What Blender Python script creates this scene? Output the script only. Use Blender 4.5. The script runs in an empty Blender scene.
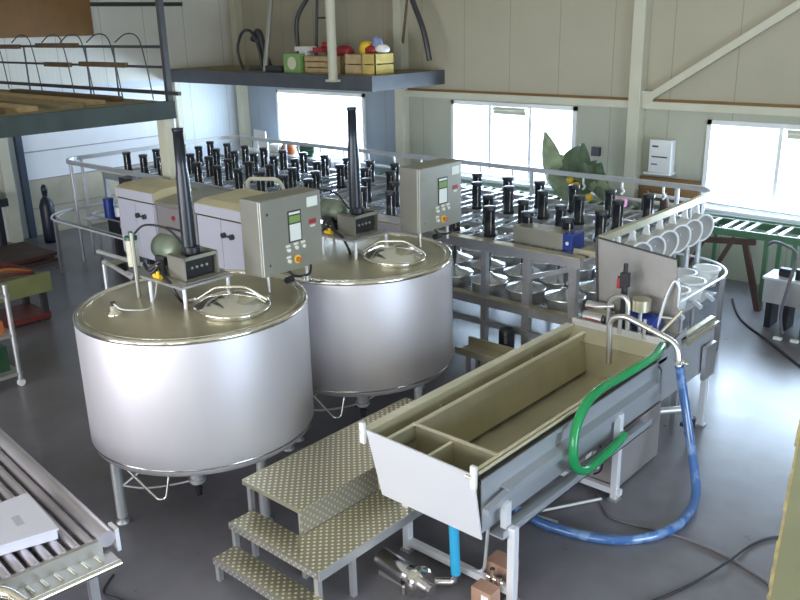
import bpy, math, random
from mathutils import Vector, Matrix
random.seed(4)
PI = math.pi
C = bpy.context.scene.collection
sc = bpy.context.scene

# ------------------------------------------------------------------ materials
M = {}
def mat(name, col, rough=.5, metal=0., bump=0., bscale=30., var=0., vscale=4., emit=0., alpha=None, coat=0., stretch=None):
    m = bpy.data.materials.new(name); m.use_nodes = True
    nt = m.node_tree; b = nt.nodes['Principled BSDF']
    b.inputs['Base Color'].default_value = (*col, 1)
    b.inputs['Roughness'].default_value = rough
    b.inputs['Metallic'].default_value = metal
    if coat: b.inputs['Coat Weight'].default_value = coat; b.inputs['Coat Roughness'].default_value = .15
    if emit:
        b.inputs['Emission Color'].default_value = (*col, 1); b.inputs['Emission Strength'].default_value = emit
    tc = nt.nodes.new('ShaderNodeTexCoord'); mp = nt.nodes.new('ShaderNodeMapping')
    nt.links.new(tc.outputs['Object'], mp.inputs[0])
    if stretch: mp.inputs['Scale'].default_value = stretch
    if var:
        n = nt.nodes.new('ShaderNodeTexNoise'); n.inputs['Scale'].default_value = vscale; n.inputs['Detail'].default_value = 5
        nt.links.new(mp.outputs[0], n.inputs['Vector'])
        r = nt.nodes.new('ShaderNodeMapRange'); r.inputs['From Min'].default_value = .3; r.inputs['From Max'].default_value = .7
        r.inputs['To Min'].default_value = 1-var; r.inputs['To Max'].default_value = 1+var
        nt.links.new(n.outputs[0], r.inputs[0])
        mx = nt.nodes.new('ShaderNodeVectorMath'); mx.operation = 'SCALE'; mx.inputs[0].default_value = col
        nt.links.new(r.outputs[0], mx.inputs['Scale']); nt.links.new(mx.outputs[0], b.inputs['Base Color'])
        r2 = nt.nodes.new('ShaderNodeMapRange'); r2.inputs['From Min'].default_value = .3; r2.inputs['From Max'].default_value = .7
        r2.inputs['To Min'].default_value = rough*(1-var*.6); r2.inputs['To Max'].default_value = min(1, rough*(1+var*.6))
        nt.links.new(n.outputs[0], r2.inputs[0]); nt.links.new(r2.outputs[0], b.inputs['Roughness'])
    if bump:
        n = nt.nodes.new('ShaderNodeTexNoise'); n.inputs['Scale'].default_value = bscale; n.inputs['Detail'].default_value = 3
        nt.links.new(mp.outputs[0], n.inputs['Vector'])
        bp = nt.nodes.new('ShaderNodeBump'); bp.inputs['Strength'].default_value = bump; bp.inputs['Distance'].default_value = .01
        nt.links.new(n.outputs[0], bp.inputs['Height']); nt.links.new(bp.outputs[0], b.inputs['Normal'])
    M[name] = m
    return m
mat('steel', (.66,.65,.64), .33, .92, var=.07, vscale=3)
mat('vat_steel', (.62,.59,.62), .5, .6, var=.05, vscale=2, stretch=(1,1,.4))
mat('vat_top', (.60,.55,.40), .36, .8, var=.08, vscale=3)
mat('polished', (.85,.82,.74), .12, 1.)
mat('steel_satin', (.62,.62,.62), .42, .75, var=.06, vscale=5)
mat('steel_frame', (.50,.49,.50), .38, .75, var=.1, vscale=6)
mat('rim_bright', (.86,.80,.62), .3, .6)
mat('trough_floor', (.86,.80,.60), .45, .4, var=.08, vscale=2)  # same steel as the walls, bright reflection put into the colour
mat('trough_in', (.52,.48,.33), .42, .55, var=.12, vscale=2.5)  # inner steel, darker with shade put into the colour
mat('end_plate', (.74,.74,.79), .4, .25)
mat('trough_out', (.52,.54,.58), .42, .6, var=.06, vscale=2)
mat('white_metal', (.80,.80,.84), .35, .25)
mat('door_lilac', (.52,.52,.60), .45)
mat('plate_grey', (.42,.40,.38), .42, .5, var=.12, vscale=2)
mat('cabinet_white', (.5,.5,.57), .45, .1, var=.03)
mat('cabinet_roof', (.72,.64,.42), .45, .3, var=.06)
mat('cabinet_grey', (.36,.33,.33), .45, .4, var=.05)
mat('panel_steel', (.36,.35,.30), .4, .6, var=.06, vscale=2)
mat('black_plastic', (.016,.017,.022), .35)
mat('black_cyl', (.022,.026,.034), .3, .2, var=.2)
mat('dark_steel', (.09,.09,.095), .4, .6)
mat('dark_green', (.03,.10,.05), .35, .2)
mat('blue_motor', (.02,.05,.28), .35, .1)
mat('green_motor', (.20,.24,.18), .4, .2)
mat('white_plastic', (.86,.85,.82), .4)
mat('white_lilac', (.66,.65,.76), .4)
mat('mould_grey', (.52,.50,.48), .5)  # shade inside the white moulds, put into the colour
mat('white_paint', (.8,.8,.8), .5)
mat('cream_steel', (.60,.58,.45), .5, var=.03)
mat('mezz_grey', (.075,.083,.095), .5, var=.15, vscale=3)
mat('mezz_left', (.035,.05,.045), .5, var=.4, vscale=2)
mat('deck_wood', (.28,.225,.13), .7, var=.2, vscale=6, stretch=(.6,5,5))
mat('plank', (.13,.085,.05), .7, var=.25, vscale=8)
mat('crate_wood', (.52,.38,.20), .7, var=.15, vscale=8)
mat('brown_board', (.24,.125,.04), .6, var=.1, vscale=3)
mat('yellow_wood', (.60,.46,.14), .6, var=.1)
mat('green_box', (.25,.42,.14), .5)
mat('pale_label', (.75,.75,.50), .5)
mat('red', (.35,.03,.035), .4)
mat('yellow', (.85,.55,.04), .4)
mat('orange', (.5,.15,.04), .5)
mat('pink', (.75,.3,.5), .5)
mat('blue_soft', (.25,.3,.5), .5)
mat('lcd_green', (.22,.33,.10), .3)
mat('light_keys', (.75,.76,.70), .5)
mat('cabinet_lamp', (.75,.76,.66), .4)
mat('hose_green', (.01,.30,.09), .22, coat=.4)
mat('hose_cyan', (.03,.34,.58), .35, coat=.3)
mat('cable_grey', (.14,.13,.14), .5)
mat('cable_black', (.02,.02,.025), .5)
mat('cable_white', (.7,.7,.7), .5)
mat('green_frame', (.09,.19,.10), .5, var=.1)
mat('leaf', (.11,.16,.09), .45, var=.3, vscale=6)
mat('leaf_pale', (.26,.32,.18), .45, var=.3, vscale=6)
mat('soil', (.05,.035,.02), .9)
mat('rust_wood', (.075,.04,.03), .7, var=.3)
mat('pump_steel', (.75,.72,.72), .18, 1.)
mat('gas_dark', (.015,.02,.035), .4)
mat('door_white', (.85,.88,.92), .5, var=.02)
mat('door_yellow', (.50,.47,.36), .5, var=.2, vscale=1.5)  # white door where yellow light falls, put into the colour
mat('wall_green', (.20,.20,.11), .6, bump=.5, bscale=4, var=.12, vscale=3)
mat('chip_edge', (.34,.27,.12), .7, var=.3, vscale=20)
mat('blue_track', (.04,.055,.09), .5)
mat('rubber', (.03,.03,.03), .7)
mat('brown_card', (.42,.24,.17), .7, var=.15)
mat('red_hose', (.16,.03,.025), .5)
mat('bench_green', (.22,.24,.10), .5, var=.1)
mat('ceiling', (.62,.57,.44), .8)
mat('shell', (.62,.58,.48), .8)
mat('roller', (.72,.74,.78), .25, .9)
mat('roller_left', (.66,.62,.66), .32, .75, var=.05)

def nodes(m): return m.node_tree.nodes, m.node_tree.links
def mathn(nt, op, a, b=None):
    n = nt.nodes.new('ShaderNodeMath'); n.operation = op
    for i, v in enumerate((a, b)):
        if v is None: continue
        if isinstance(v, (int, float)): n.inputs[i].default_value = v
        else: nt.links.new(v, n.inputs[i])
    return n.outputs[0]
def mixcol(nt, fac, a, b):
    n = nt.nodes.new('ShaderNodeMix'); n.data_type = 'RGBA'
    nt.links.new(fac, n.inputs[0])
    for i, v in ((6, a), (7, b)):
        if isinstance(v, tuple): n.inputs[i].default_value = (*v, 1)
        else: nt.links.new(v, n.inputs[i])
    return n.outputs[2]
def studs(name, ax, ay, p, base, dot, rough, thr=.45):
    m = mat(name, base, rough, .75); nt = m.node_tree; b = nt.nodes['Principled BSDF']
    tc = nt.nodes.new('ShaderNodeTexCoord'); s = nt.nodes.new('ShaderNodeSeparateXYZ'); nt.links.new(tc.outputs['Object'], s.inputs[0])
    k = 2*PI/p
    a = mathn(nt, 'SINE', mathn(nt, 'MULTIPLY', s.outputs[ax], k)); c = mathn(nt, 'SINE', mathn(nt, 'MULTIPLY', s.outputs[ay], k))
    pr = mathn(nt, 'MULTIPLY', a, c)
    r = nt.nodes.new('ShaderNodeMapRange'); r.inputs['From Min'].default_value = thr-.12; r.inputs['From Max'].default_value = thr+.12; nt.links.new(pr, r.inputs[0])
    nt.links.new(mixcol(nt, r.outputs[0], base, dot), b.inputs['Base Color'])
    bp = nt.nodes.new('ShaderNodeBump'); bp.inputs['Strength'].default_value = .8; bp.inputs['Distance'].default_value = .006
    nt.links.new(r.outputs[0], bp.inputs['Height']); nt.links.new(bp.outputs[0], b.inputs['Normal'])
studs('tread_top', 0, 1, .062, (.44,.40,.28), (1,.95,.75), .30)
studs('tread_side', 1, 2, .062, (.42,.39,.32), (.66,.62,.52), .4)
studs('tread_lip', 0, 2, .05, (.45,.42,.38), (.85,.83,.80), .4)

def wall_mat(name, lo, hi, zsplit, xs=None):
    m = mat(name, hi, .55); nt = m.node_tree; b = nt.nodes['Principled BSDF']
    g = nt.nodes.new('ShaderNodeNewGeometry'); s = nt.nodes.new('ShaderNodeSeparateXYZ'); nt.links.new(g.outputs['Position'], s.inputs[0])
    ax = 0 if xs is not None else 1
    t = mathn(nt, 'FRACT', mathn(nt, 'DIVIDE', mathn(nt, 'ADD', s.outputs[ax], 30 + (xs or 0)), 1.015))
    line = mathn(nt, 'LESS_THAN', t, .014)
    rib = mathn(nt, 'SINE', mathn(nt, 'MULTIPLY', s.outputs[ax], 62.))
    n = nt.nodes.new('ShaderNodeTexNoise'); n.inputs['Scale'].default_value = 1.2; nt.links.new(g.outputs['Position'], n.inputs['Vector'])
    low = mathn(nt, 'LESS_THAN', s.outputs[2], zsplit)
    c = mixcol(nt, low, hi, lo)
    v = nt.nodes.new('ShaderNodeMapRange'); v.inputs['To Min'].default_value = .93; v.inputs['To Max'].default_value = 1.07; nt.links.new(n.outputs[0], v.inputs[0])
    sc_ = nt.nodes.new('ShaderNodeVectorMath'); sc_.operation = 'SCALE'; nt.links.new(c, sc_.inputs[0]); nt.links.new(v.outputs[0], sc_.inputs['Scale'])
    dk = mixcol(nt, mathn(nt, 'MULTIPLY', line, .45), sc_.outputs[0], (.15,.13,.09))
    nt.links.new(dk, b.inputs['Base Color'])
    bp = nt.nodes.new('ShaderNodeBump'); bp.inputs['Strength'].default_value = .15; bp.inputs['Distance'].default_value = .004
    nt.links.new(rib, bp.inputs['Height']); nt.links.new(bp.outputs[0], b.inputs['Normal'])
    return m
wall_mat('back_panels', (.44,.44,.35), (.44,.405,.30), 2.66, xs=.22)
wall_mat('back_panels_blue', (.30,.35,.41), (.44,.405,.30), 2.86, xs=.22)  # blue-grey below the far platform: its shade put into the colour
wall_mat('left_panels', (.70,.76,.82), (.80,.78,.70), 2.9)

m = mat('floor', (.1,.1,.11), .3); nt = m.node_tree; b = nt.nodes['Principled BSDF']
g = nt.nodes.new('ShaderNodeNewGeometry')
n1 = nt.nodes.new('ShaderNodeTexNoise'); n1.inputs['Scale'].default_value = .55; n1.inputs['Detail'].default_value = 6; n1.inputs['Roughness'].default_value = .6
n2 = nt.nodes.new('ShaderNodeTexNoise'); n2.inputs['Scale'].default_value = 4; n2.inputs['Detail'].default_value = 4
nt.links.new(g.outputs['Position'], n1.inputs['Vector']); nt.links.new(g.outputs['Position'], n2.inputs['Vector'])
r1 = nt.nodes.new('ShaderNodeMapRange'); r1.inputs['From Min'].default_value = .35; r1.inputs['From Max'].default_value = .65; nt.links.new(n1.outputs[0], r1.inputs[0])
c1 = mixcol(nt, r1.outputs[0], (.135,.122,.130), (.20,.195,.225))
r2 = nt.nodes.new('ShaderNodeMapRange'); r2.inputs['To Min'].default_value = .85; r2.inputs['To Max'].default_value = 1.15; nt.links.new(n2.outputs[0], r2.inputs[0])
s2 = nt.nodes.new('ShaderNodeVectorMath'); s2.operation = 'SCALE'; nt.links.new(c1, s2.inputs[0]); nt.links.new(r2.outputs[0], s2.inputs['Scale'])
nt.links.new(s2.outputs[0], b.inputs['Base Color'])
r3 = nt.nodes.new('ShaderNodeMapRange'); r3.inputs['To Min'].default_value = .24; r3.inputs['To Max'].default_value = .36; nt.links.new(n2.outputs[0], r3.inputs[0])
nt.links.new(r3.outputs[0], b.inputs['Roughness'])
bp = nt.nodes.new('ShaderNodeBump'); bp.inputs['Strength'].default_value = .12; bp.inputs['Distance'].default_value = .01
nt.links.new(n2.outputs[0], bp.inputs['Height']); nt.links.new(bp.outputs[0], b.inputs['Normal'])

m = bpy.data.materials.new('glass'); m.use_nodes = True; nt = m.node_tree; nt.nodes.clear(); M['glass'] = m
o = nt.nodes.new('ShaderNodeOutputMaterial'); t = nt.nodes.new('ShaderNodeBsdfTransparent'); gl = nt.nodes.new('ShaderNodeBsdfGlossy'); mx = nt.nodes.new('ShaderNodeMixShader')
gl.inputs['Roughness'].default_value = .02; mx.inputs[0].default_value = .06
nt.links.new(t.outputs[0], mx.inputs[1]); nt.links.new(gl.outputs[0], mx.inputs[2]); nt.links.new(mx.outputs[0], o.inputs[0])

m = mat('hose_blue', (.10,.25,.60), .12, coat=.8); nt = m.node_tree; b = nt.nodes['Principled BSDF']   # blue hose; paler patches put gloss streaks into the colour
g = nt.nodes.new('ShaderNodeTexCoord'); n = nt.nodes.new('ShaderNodeTexNoise'); n.inputs['Scale'].default_value = 5; n.inputs['Detail'].default_value = 3
nt.links.new(g.outputs['Object'], n.inputs['Vector']); r = nt.nodes.new('ShaderNodeMapRange'); r.inputs['From Min'].default_value = .56; r.inputs['From Max'].default_value = .64
nt.links.new(n.outputs[0], r.inputs[0]); nt.links.new(mixcol(nt, r.outputs[0], (.05,.13,.34), (.16,.27,.48)), b.inputs['Base Color'])

for n_ in ('white_plastic',):
    b = M[n_].node_tree.nodes['Principled BSDF']; b.inputs['Base Color'].default_value = (.93,.92,.90,1); b.inputs['Subsurface Weight'].default_value = .6; b.inputs['Subsurface Radius'].default_value = (.2,.2,.2)
# ------------------------------------------------------------------ mesh builder
class MB:
    def __init__(s): s.v = []; s.f = []; s.sm = []
    def add(s, vs, fs, smooth=False):
        n = len(s.v); s.v += [Vector(v) for v in vs]; s.f += [[n+i for i in f] for f in fs]; s.sm += [smooth]*len(fs); return s
    def bx(s, x0, x1, y0, y1, z0, z1):
        return s.add([(x0,y0,z0),(x1,y0,z0),(x1,y1,z0),(x0,y1,z0),(x0,y0,z1),(x1,y0,z1),(x1,y1,z1),(x0,y1,z1)],
                     [(3,2,1,0),(4,5,6,7),(0,1,5,4),(1,2,6,5),(2,3,7,6),(3,0,4,7)])
    def bar(s, a, b, w, h):      # rectangular bar between two points, w sideways, h upright
        a, b = Vector(a), Vector(b); d = (b-a).normalized()
        up = Vector((0,0,1)) if abs(d.z) < .95 else Vector((0,1,0))
        si = d.cross(up).normalized(); u = si.cross(d).normalized()
        vs = [p+si*sx*w/2+u*sz*h/2 for p in (a, b) for sx, sz in ((-1,-1),(1,-1),(1,1),(-1,1))]
        return s.add(vs, [(0,1,2,3),(7,6,5,4),(0,4,5,1),(1,5,6,2),(2,6,7,3),(3,7,4,0)])
    def tube(s, pts, r, seg=12, closed=False, radii=None):
        P = [Vector(p) for p in pts]; n = len(P); rings = []
        def tan(i):
            if closed: return (P[(i+1) % n]-P[i-1]).normalized()
            if i == 0: return (P[1]-P[0]).normalized()
            if i == n-1: return (P[-1]-P[-2]).normalized()
            return ((P[i+1]-P[i]).normalized()+(P[i]-P[i-1]).normalized()).normalized()
        t = tan(0); ref = Vector((0,0,1)) if abs(t.z) < .9 else Vector((1,0,0)); nrm = t.cross(ref).normalized()
        for i in range(n):
            t2 = tan(i); nrm = (nrm - t2*nrm.dot(t2)).normalized(); bn = t2.cross(nrm)
            rr = radii[i] if radii else r
            if 0 < i < n-1 and not closed:
                c = max(.6, math.cos((P[i+1]-P[i]).angle(P[i]-P[i-1])/2)); 
            rings.append([P[i]+(nrm*math.cos(a)+bn*math.sin(a))*rr for a in [2*PI*k/seg for k in range(seg)]])
        base = len(s.v); s.v += [v for R in rings for v in R]
        m = n if closed else n-1
        for i in range(m):
            for k in range(seg):
                a = base+i*seg+k; b_ = base+i*seg+(k+1) % seg; c = base+((i+1) % n)*seg+(k+1) % seg; d = base+((i+1) % n)*seg+k
                s.f.append([a,b_,c,d]); s.sm.append(True)
        if not closed:
            s.add(rings[0], [tuple(reversed(range(seg)))]); s.add(rings[-1], [tuple(range(seg))])
        return s
    def cyl(s, a, b, r, r2=None, seg=16): return s.tube([a, b], r, seg, radii=[r, r if r2 is None else r2])
    def lathe(s, prof, c=(0,0,0), seg=32, mtx=None, sharp=()):
        c = Vector(c); base = len(s.v)
        for r, z in prof:
            for k in range(seg):
                v = Vector((r*math.cos(2*PI*k/seg), r*math.sin(2*PI*k/seg), z))
                if mtx: v = mtx @ v
                s.v.append(c+v)
        for i in range(len(prof)-1):
            for k in range(seg):
                a = base+i*seg+k; b_ = base+i*seg+(k+1) % seg
                s.f.append([a, b_, b_+seg, a+seg]); s.sm.append(i not in sharp)
        return s
    def prism(s, poly, axis, a, b):
        def mk(p, t): return (t,p[0],p[1]) if axis == 0 else (p[0],t,p[1]) if axis == 1 else (p[0],p[1],t)
        n = len(poly); vs = [mk(p, a) for p in poly]+[mk(p, b) for p in poly]
        return s.add(vs, [tuple(reversed(range(n))), tuple(range(n, 2*n))]+[(i,(i+1) % n,n+(i+1) % n,n+i) for i in range(n)])
    def sheet(s, pts, t):        # flat quad given thickness along its normal
        P = [Vector(p) for p in pts]; nn = (P[1]-P[0]).cross(P[2]-P[0]).normalized()*t/2; n = len(P)
        return s.add([p-nn for p in P]+[p+nn for p in P], [tuple(reversed(range(n))), tuple(range(n, 2*n))]+[(i,(i+1) % n,n+(i+1) % n,n+i) for i in range(n)])
    def xf(s, mtx): s.v = [mtx @ v for v in s.v]; return s
ORG = {}
def obj(name, mb, m, parent=None, bevel=0, label=None, org=None):
    me = bpy.data.meshes.new(name)
    L = ORG[parent.name] if parent else Vector(org if org else base_of(mb))
    me.from_pydata([v-L for v in mb.v], [], mb.f); me.materials.append(M[m] if isinstance(m, str) else m)
    me.polygons.foreach_set('use_smooth', mb.sm); me.update()
    import bmesh
    bm = bmesh.new(); bm.from_mesh(me); bmesh.ops.recalc_face_normals(bm, faces=bm.faces); bm.to_mesh(me); bm.free()
    o = bpy.data.objects.new(name, me); C.objects.link(o)
    if parent: o.parent = parent
    else: o.location = L
    ORG[o.name] = L
    if bevel:
        bv = o.modifiers.new('bevel', 'BEVEL'); bv.width = bevel; bv.segments = 2; bv.limit_method = 'ANGLE'
    if label: o['label'] = label
    return o
def base_of(mb):
    xs = [v.x for v in mb.v]; ys = [v.y for v in mb.v]; zs = [v.z for v in mb.v]
    return ((min(xs)+max(xs))/2, (min(ys)+max(ys))/2, min(zs))
def thing(name, label, cat, loc=(0,0,0), group=None):
    o = bpy.data.objects.new(name, None); C.objects.link(o); o.location = loc; o.empty_display_size = .1
    ORG[o.name] = Vector(loc); o['label'] = label; o['category'] = cat
    if group: o['group'] = group
    return o
def tag(o, label, cat, group=None, kind=None):
    o['label'] = label; o['category'] = cat
    if group: o['group'] = group
    if kind: o['kind'] = kind
    return o
def struct(name, mb, m, bevel=0, parent=None, label=None):
    o = obj(name, mb, m, parent, bevel)
    if not parent: o['kind'] = 'structure'; 
    if label: o['label'] = label
    return o
def copy_tree(o, parent=None):
    c = o.copy(); C.objects.link(c)
    if parent: c.parent = parent
    ORG[c.name] = ORG[o.name].copy()
    for ch in o.children: copy_tree(ch, c)
    return c
def dup(o, d, label=None, group=None):
    c = copy_tree(o); c.location = o.location+Vector(d)
    if label: c['label'] = label
    if group: c['group'] = group
    return c
def smooth(pts, k=6):
    P = [Vector(p) for p in pts]; out = []
    for i in range(len(P)-1):
        p0 = P[max(i-1,0)]; p1 = P[i]; p2 = P[i+1]; p3 = P[min(i+2,len(P)-1)]
        for j in range(k):
            t = j/k
            out.append(.5*((2*p1)+(p2-p0)*t+(2*p0-5*p1+4*p2-p3)*t*t+(3*p1-p0-3*p2+p3)*t**3))
    out.append(P[-1]); return out
def bend(pts, r=.06, k=5):       # polyline with rounded corners
    P = [Vector(p) for p in pts]; out = [P[0]]
    for i in range(1, len(P)-1):
        a = (P[i-1]-P[i]); b = (P[i+1]-P[i]); rr = min(r, a.length*.45, b.length*.45)
        s = P[i]+a.normalized()*rr; e = P[i]+b.normalized()*rr
        for j in range(k+1):
            t = j/k; out.append(s*(1-t)**2+P[i]*2*t*(1-t)+e*t*t)
    out.append(P[-1]); return out
def arc_rect(x0, x1, y0, y1, z, r, k=8):
    out = []
    for cx, cy, a0 in ((x1-r,y1-r,0),(x0+r,y1-r,90),(x0+r,y0+r,180),(x1-r,y0+r,270)):
        for j in range(k+1):
            a = math.radians(a0+90*j/k); out.append((cx+r*math.cos(a), cy+r*math.sin(a), z))
    return out

# ------------------------------------------------------------------ room
X0, X1, Y0, Y1, ZC = -16.7, 5., -5., 13., 6.2
struct('floor', MB().bx(X0-.3, X1+.3, Y0-.3, Y1+.3, -.2, 0), 'floor')
struct('ceiling', MB().bx(X0-.3, X1+.3, Y0-.3, Y1+.3, ZC, ZC+.2), 'ceiling')
WIN = [(-15.3,-12.5,1.12,2.58), (-10.2,-7.48,1.14,2.55), (-5.2,-2.35,1.1,2.46)]
def wall_with(name, spans, x0, x1, z0, z1, mk, m):
    b = MB(); xs = x0
    for a, c, lo, hi in spans:
        if a > xs: mk(b, xs, a, z0, z1)
        mk(b, a, c, z0, lo); mk(b, a, c, hi, z1); xs = c
    if xs < x1: mk(b, xs, x1, z0, z1)
    return struct(name, b, m)
mkb = lambda b, a, c, lo, hi: b.bx(a, c, Y1, Y1+.2, lo, hi)
wall_with('wall_back', WIN[1:], -11.3, X1, 0, ZC, mkb, 'back_panels')
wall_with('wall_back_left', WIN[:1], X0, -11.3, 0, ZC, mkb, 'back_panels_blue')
struct('wall_left', MB().bx(X0-.2, X0, Y0, 7.45, 0, ZC).bx(X0-.2, X0, 7.45, 11.2, 2.75, ZC).bx(X0-.2, X0, 11.2, Y1+.2, 0, ZC), 'left_panels')
# unseen front and right walls; openings added to shape the fill light
FILL_OPENINGS = [(-9.9,-6.3,0.0,3.6), (-5.4,-1.8,1.0,4.4), (-.5,3.5,1.2,4.6)]
wall_with('wall_front', FILL_OPENINGS, X0, X1, 0, ZC, lambda b, a, c, lo, hi: b.bx(a, c, Y0-.2, Y0, lo, hi), 'shell')
wall_with('wall_right', [(1.5,6.5,.0,3.6)], Y0, Y1+.2, 0, ZC, lambda b, a, c, lo, hi: b.bx(X1, X1+.2, a, c, lo, hi), 'shell')

# windows
def window(n, w, mull, blind=None):
    a, c, lo, hi = w; t = .07
    f = MB().bx(a, a+t, Y1-.04, Y1+.1, lo, hi).bx(c-t, c, Y1-.04, Y1+.1, lo, hi).bx(a, c, Y1-.04, Y1+.1, lo, lo+t).bx(a, c, Y1-.04, Y1+.1, hi-t, hi)
    r = struct('window_%d' % n, f, 'white_paint')
    for x in mull: obj('mullion', MB().bx(x-.03, x+.03, Y1-.02, Y1+.08, lo+t, hi-t), 'white_paint', r)
    obj('pane', MB().bx(a+t, c-t, Y1+.06, Y1+.066, lo+t, hi-t), 'glass', r)
    obj('window_sill', MB().bx(a-.05, c+.05, Y1-.14, Y1+.0, lo-.06, lo), 'white_paint', r)
    if blind:
        obj('roller_blind', MB().cyl((blind[0], Y1-.05, hi-.11), (blind[1], Y1-.05, hi-.11), .035).bx(blind[0], blind[1], Y1-.055, Y1-.045, hi-.2, hi-.11), 'cream_steel', r)
    return r
window(1, WIN[0], []); window(2, WIN[1], [-9.3,-8.42], (-9.2,-8.5)); window(3, WIN[2], [-4.1], (-4.0,-2.5))
fw = 4
for a, c, lo, hi in FILL_OPENINGS:  # frames for the added openings, out of view
    f = MB().bx(a, a+.1, Y0-.1, Y0+.04, lo, hi).bx(c-.1, c, Y0-.1, Y0+.04, lo, hi).bx(a, c, Y0-.1, Y0+.04, lo, lo+.1).bx(a, c, Y0-.1, Y0+.04, hi-.1, hi)
    for k in (1,2): f.bx(a+(c-a)*k/3-.04, a+(c-a)*k/3+.04, Y0-.06, Y0+.02, lo, hi)
    r = struct('window_%d' % fw, f, 'white_paint'); fw += 1  # frame of an added opening, not a real window

# columns, girt, brace on the back wall
for k, (x, z1) in enumerate(((-11.38,ZC), (-6.35,ZC))):
    struct('trim_%d' % (k+1), MB().bx(x-.1, x+.1, Y1-.22, Y1, 0, z1), 'cream_steel', .008)
struct('trim_3', MB().bx(-16.55, -16.35, Y1-.2, Y1, 0, ZC), 'cream_steel')
struct('trim_4', MB().bx(-11.28, -6.45, Y1-.12, Y1, 2.585, 2.70).bx(-6.25, X1, Y1-.12, Y1, 2.585, 2.70), 'cream_steel')
struct('trim_5', MB().bx(-11.28, -6.45, Y1-.05, Y1, 2.70, 2.735).bx(-6.25, X1, Y1-.05, Y1, 2.70, 2.735), 'brown_board')  # brown strip stands in for the shadow line above the girt
struct('trim_6', MB().bar((-6.2,Y1-.13,2.72), (-2.3,Y1-.13,5.2), .07, .11).bx(-6.27,-6.08,Y1-.14,Y1-.08,2.7,2.86), 'cream_steel')
# left wall: sectional door and its track
g = MB().bx(X0-.12, X0-.06, 7.5, 11.15, 1.12, 2.75)
d = struct('door_1', g, 'door_white')
obj('lower_panel', MB().bx(X0-.12, X0-.06, 7.5, 11.15, 0, 1.12), 'door_yellow', d, label='lower door panels tinted yellow')
ln = MB()
for z in (.55,1.12,1.68,2.24): ln.bx(X0-.06, X0-.045, 7.5, 11.15, z-.012, z+.012)
obj('panel_joint', ln, 'cabinet_grey', d)
for y in (8.6, 10.2): obj('hinge', MB().bx(X0-.06, X0-.03, y, y+.06, 2.2, 2.28), 'steel_frame', d)
struct('trim_7', MB().bx(X0, X0+.12, 7.42, 7.54, 0, 2.85), 'blue_track', label='dark blue door track')
struct('trim_8', MB().bx(X0, X0+.2, 7.02, 7.22, 0, 2.85).bx(X0, X0+.12, 11.15, 11.3, 0, 2.85), 'cream_steel')

# ------------------------------------------------------------------ mezzanines
def beam(name, label, loc_mb, m, **k): return tag(obj(name, loc_mb, m, **k), label, 'beam')
mz = struct('trim_9', MB().bx(X0, -10.42, Y0, 6.9, 2.96, 3.0), 'deck_wood')  # carried on unseen to the front wall to darken the space below
mz2 = struct('trim_10', MB().bx(-10.42, -10.3, Y0, 6.9, 2.78, 3.02).bx(X0, -10.42, 6.78, 6.9, 2.78, 2.96), 'mezz_left')
struct('trim_11', MB().bx(X0, -10.38, 10.98, 11.1, 2.84, 3.1).bx(-10.5, -10.38, 11.1, Y1, 2.84, 3.1), 'mezz_grey')
struct('trim_12', MB().bx(X0, -10.5, 11.1, Y1, 3.04, 3.1), 'deck_wood')
ps = tag(obj('support_post', MB().bx(-10.53, -10.33, 6.72, 6.88, 0, 2.78).bx(-10.6,-10.26,6.65,6.95,0,.02), 'cream_steel', bevel=.006), 'cream steel post holding up the corner of the left platform', 'post')
tag(obj('steel_column', MB().bx(-10.40, -10.33, 6.82, 6.90, 3.02, ZC), 'dark_steel'), 'dark upright post rising from the corner of the left platform', 'post')
tag(obj('hanger_pole', MB().cyl((-11.28,10.92,3.02), (-11.28,10.92,ZC), .085, seg=20).bx(-11.4,-11.16,10.84,10.98,2.99,3.03), 'cream_steel'), 'cream tie pole hanging to the front edge of the far platform', 'post')
# railing of the left platform
rl = thing('railing', 'dark wire and pipe railing along the back of the left platform', 'railing', (-13,6.85,3.02))
obj('top_rail', MB().cyl((-15.6,6.85,3.74), (-10.45,6.85,3.74), .02), 'dark_steel', rl)
obj('middle_rail', MB().cyl((-15.6,6.85,3.47), (-10.45,6.85,3.47), .018), 'dark_steel', rl)
obj('bottom_rail', MB().bx(-15.6,-10.1,6.83,6.88,3.10,3.15), 'dark_steel', rl)
for x in (-14.45,-12.45,-11.65): obj('post', MB().cyl((x,6.85,3.02), (x,6.85,3.74), .014), 'dark_steel', rl)
for x in (-15.2,-14.0,-12.95,-12.35,-11.55,-10.75):
    obj('curved_bar', MB().tube(bend([(x-.75,6.8,3.80), (x-.45,6.8,3.93), (x-.12,6.8,3.9), (x,6.8,3.5), (x+.08,6.8,3.03)], .22, 6), .009, 8), 'dark_steel', rl)
for x0, x1, z, y, l in ((-15.5,-14.5,3.70,6.75,'short brown plank on the railing at the left edge of the photo'), (-13.9,-12.6,3.72,6.76,'brown plank along the top rail above the stacked boards'),
                     (-13.7,-12.9,3.43,6.76,'short dark plank on the middle rail'), (-12.6,-11.3,3.45,6.77,'reddish brown plank on the middle rail near the corner'), ):
    tag(obj('plank', MB().bx(x0,x1,y+.02,y+.08,z,z+.07), 'plank'), l, 'plank')
k = 0
for y, x0, x1, w, h, mm, l in ((6.55,-14.4,-11.15,.14,.07,'plank','dark brown board lying nearest the railing'), (6.1,-14.8,-11.0,.3,.05,'crate_wood','wide pale board, second from the railing'),
        (5.6,-15.2,-10.7,.3,.05,'deck_wood','long weathered board in the middle of the platform'), (5.1,-15.6,-10.9,.26,.06,'crate_wood','pale board behind the dark ones near the front edge'),
        (4.7,-15.6,-10.9,.2,.07,'plank','dark board close to the front edge of the left platform')):
    tag(obj('board', MB().bx(x0,x1,y-w/2,y+w/2,3.0,3.0+h), mm), l, 'board')
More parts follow.
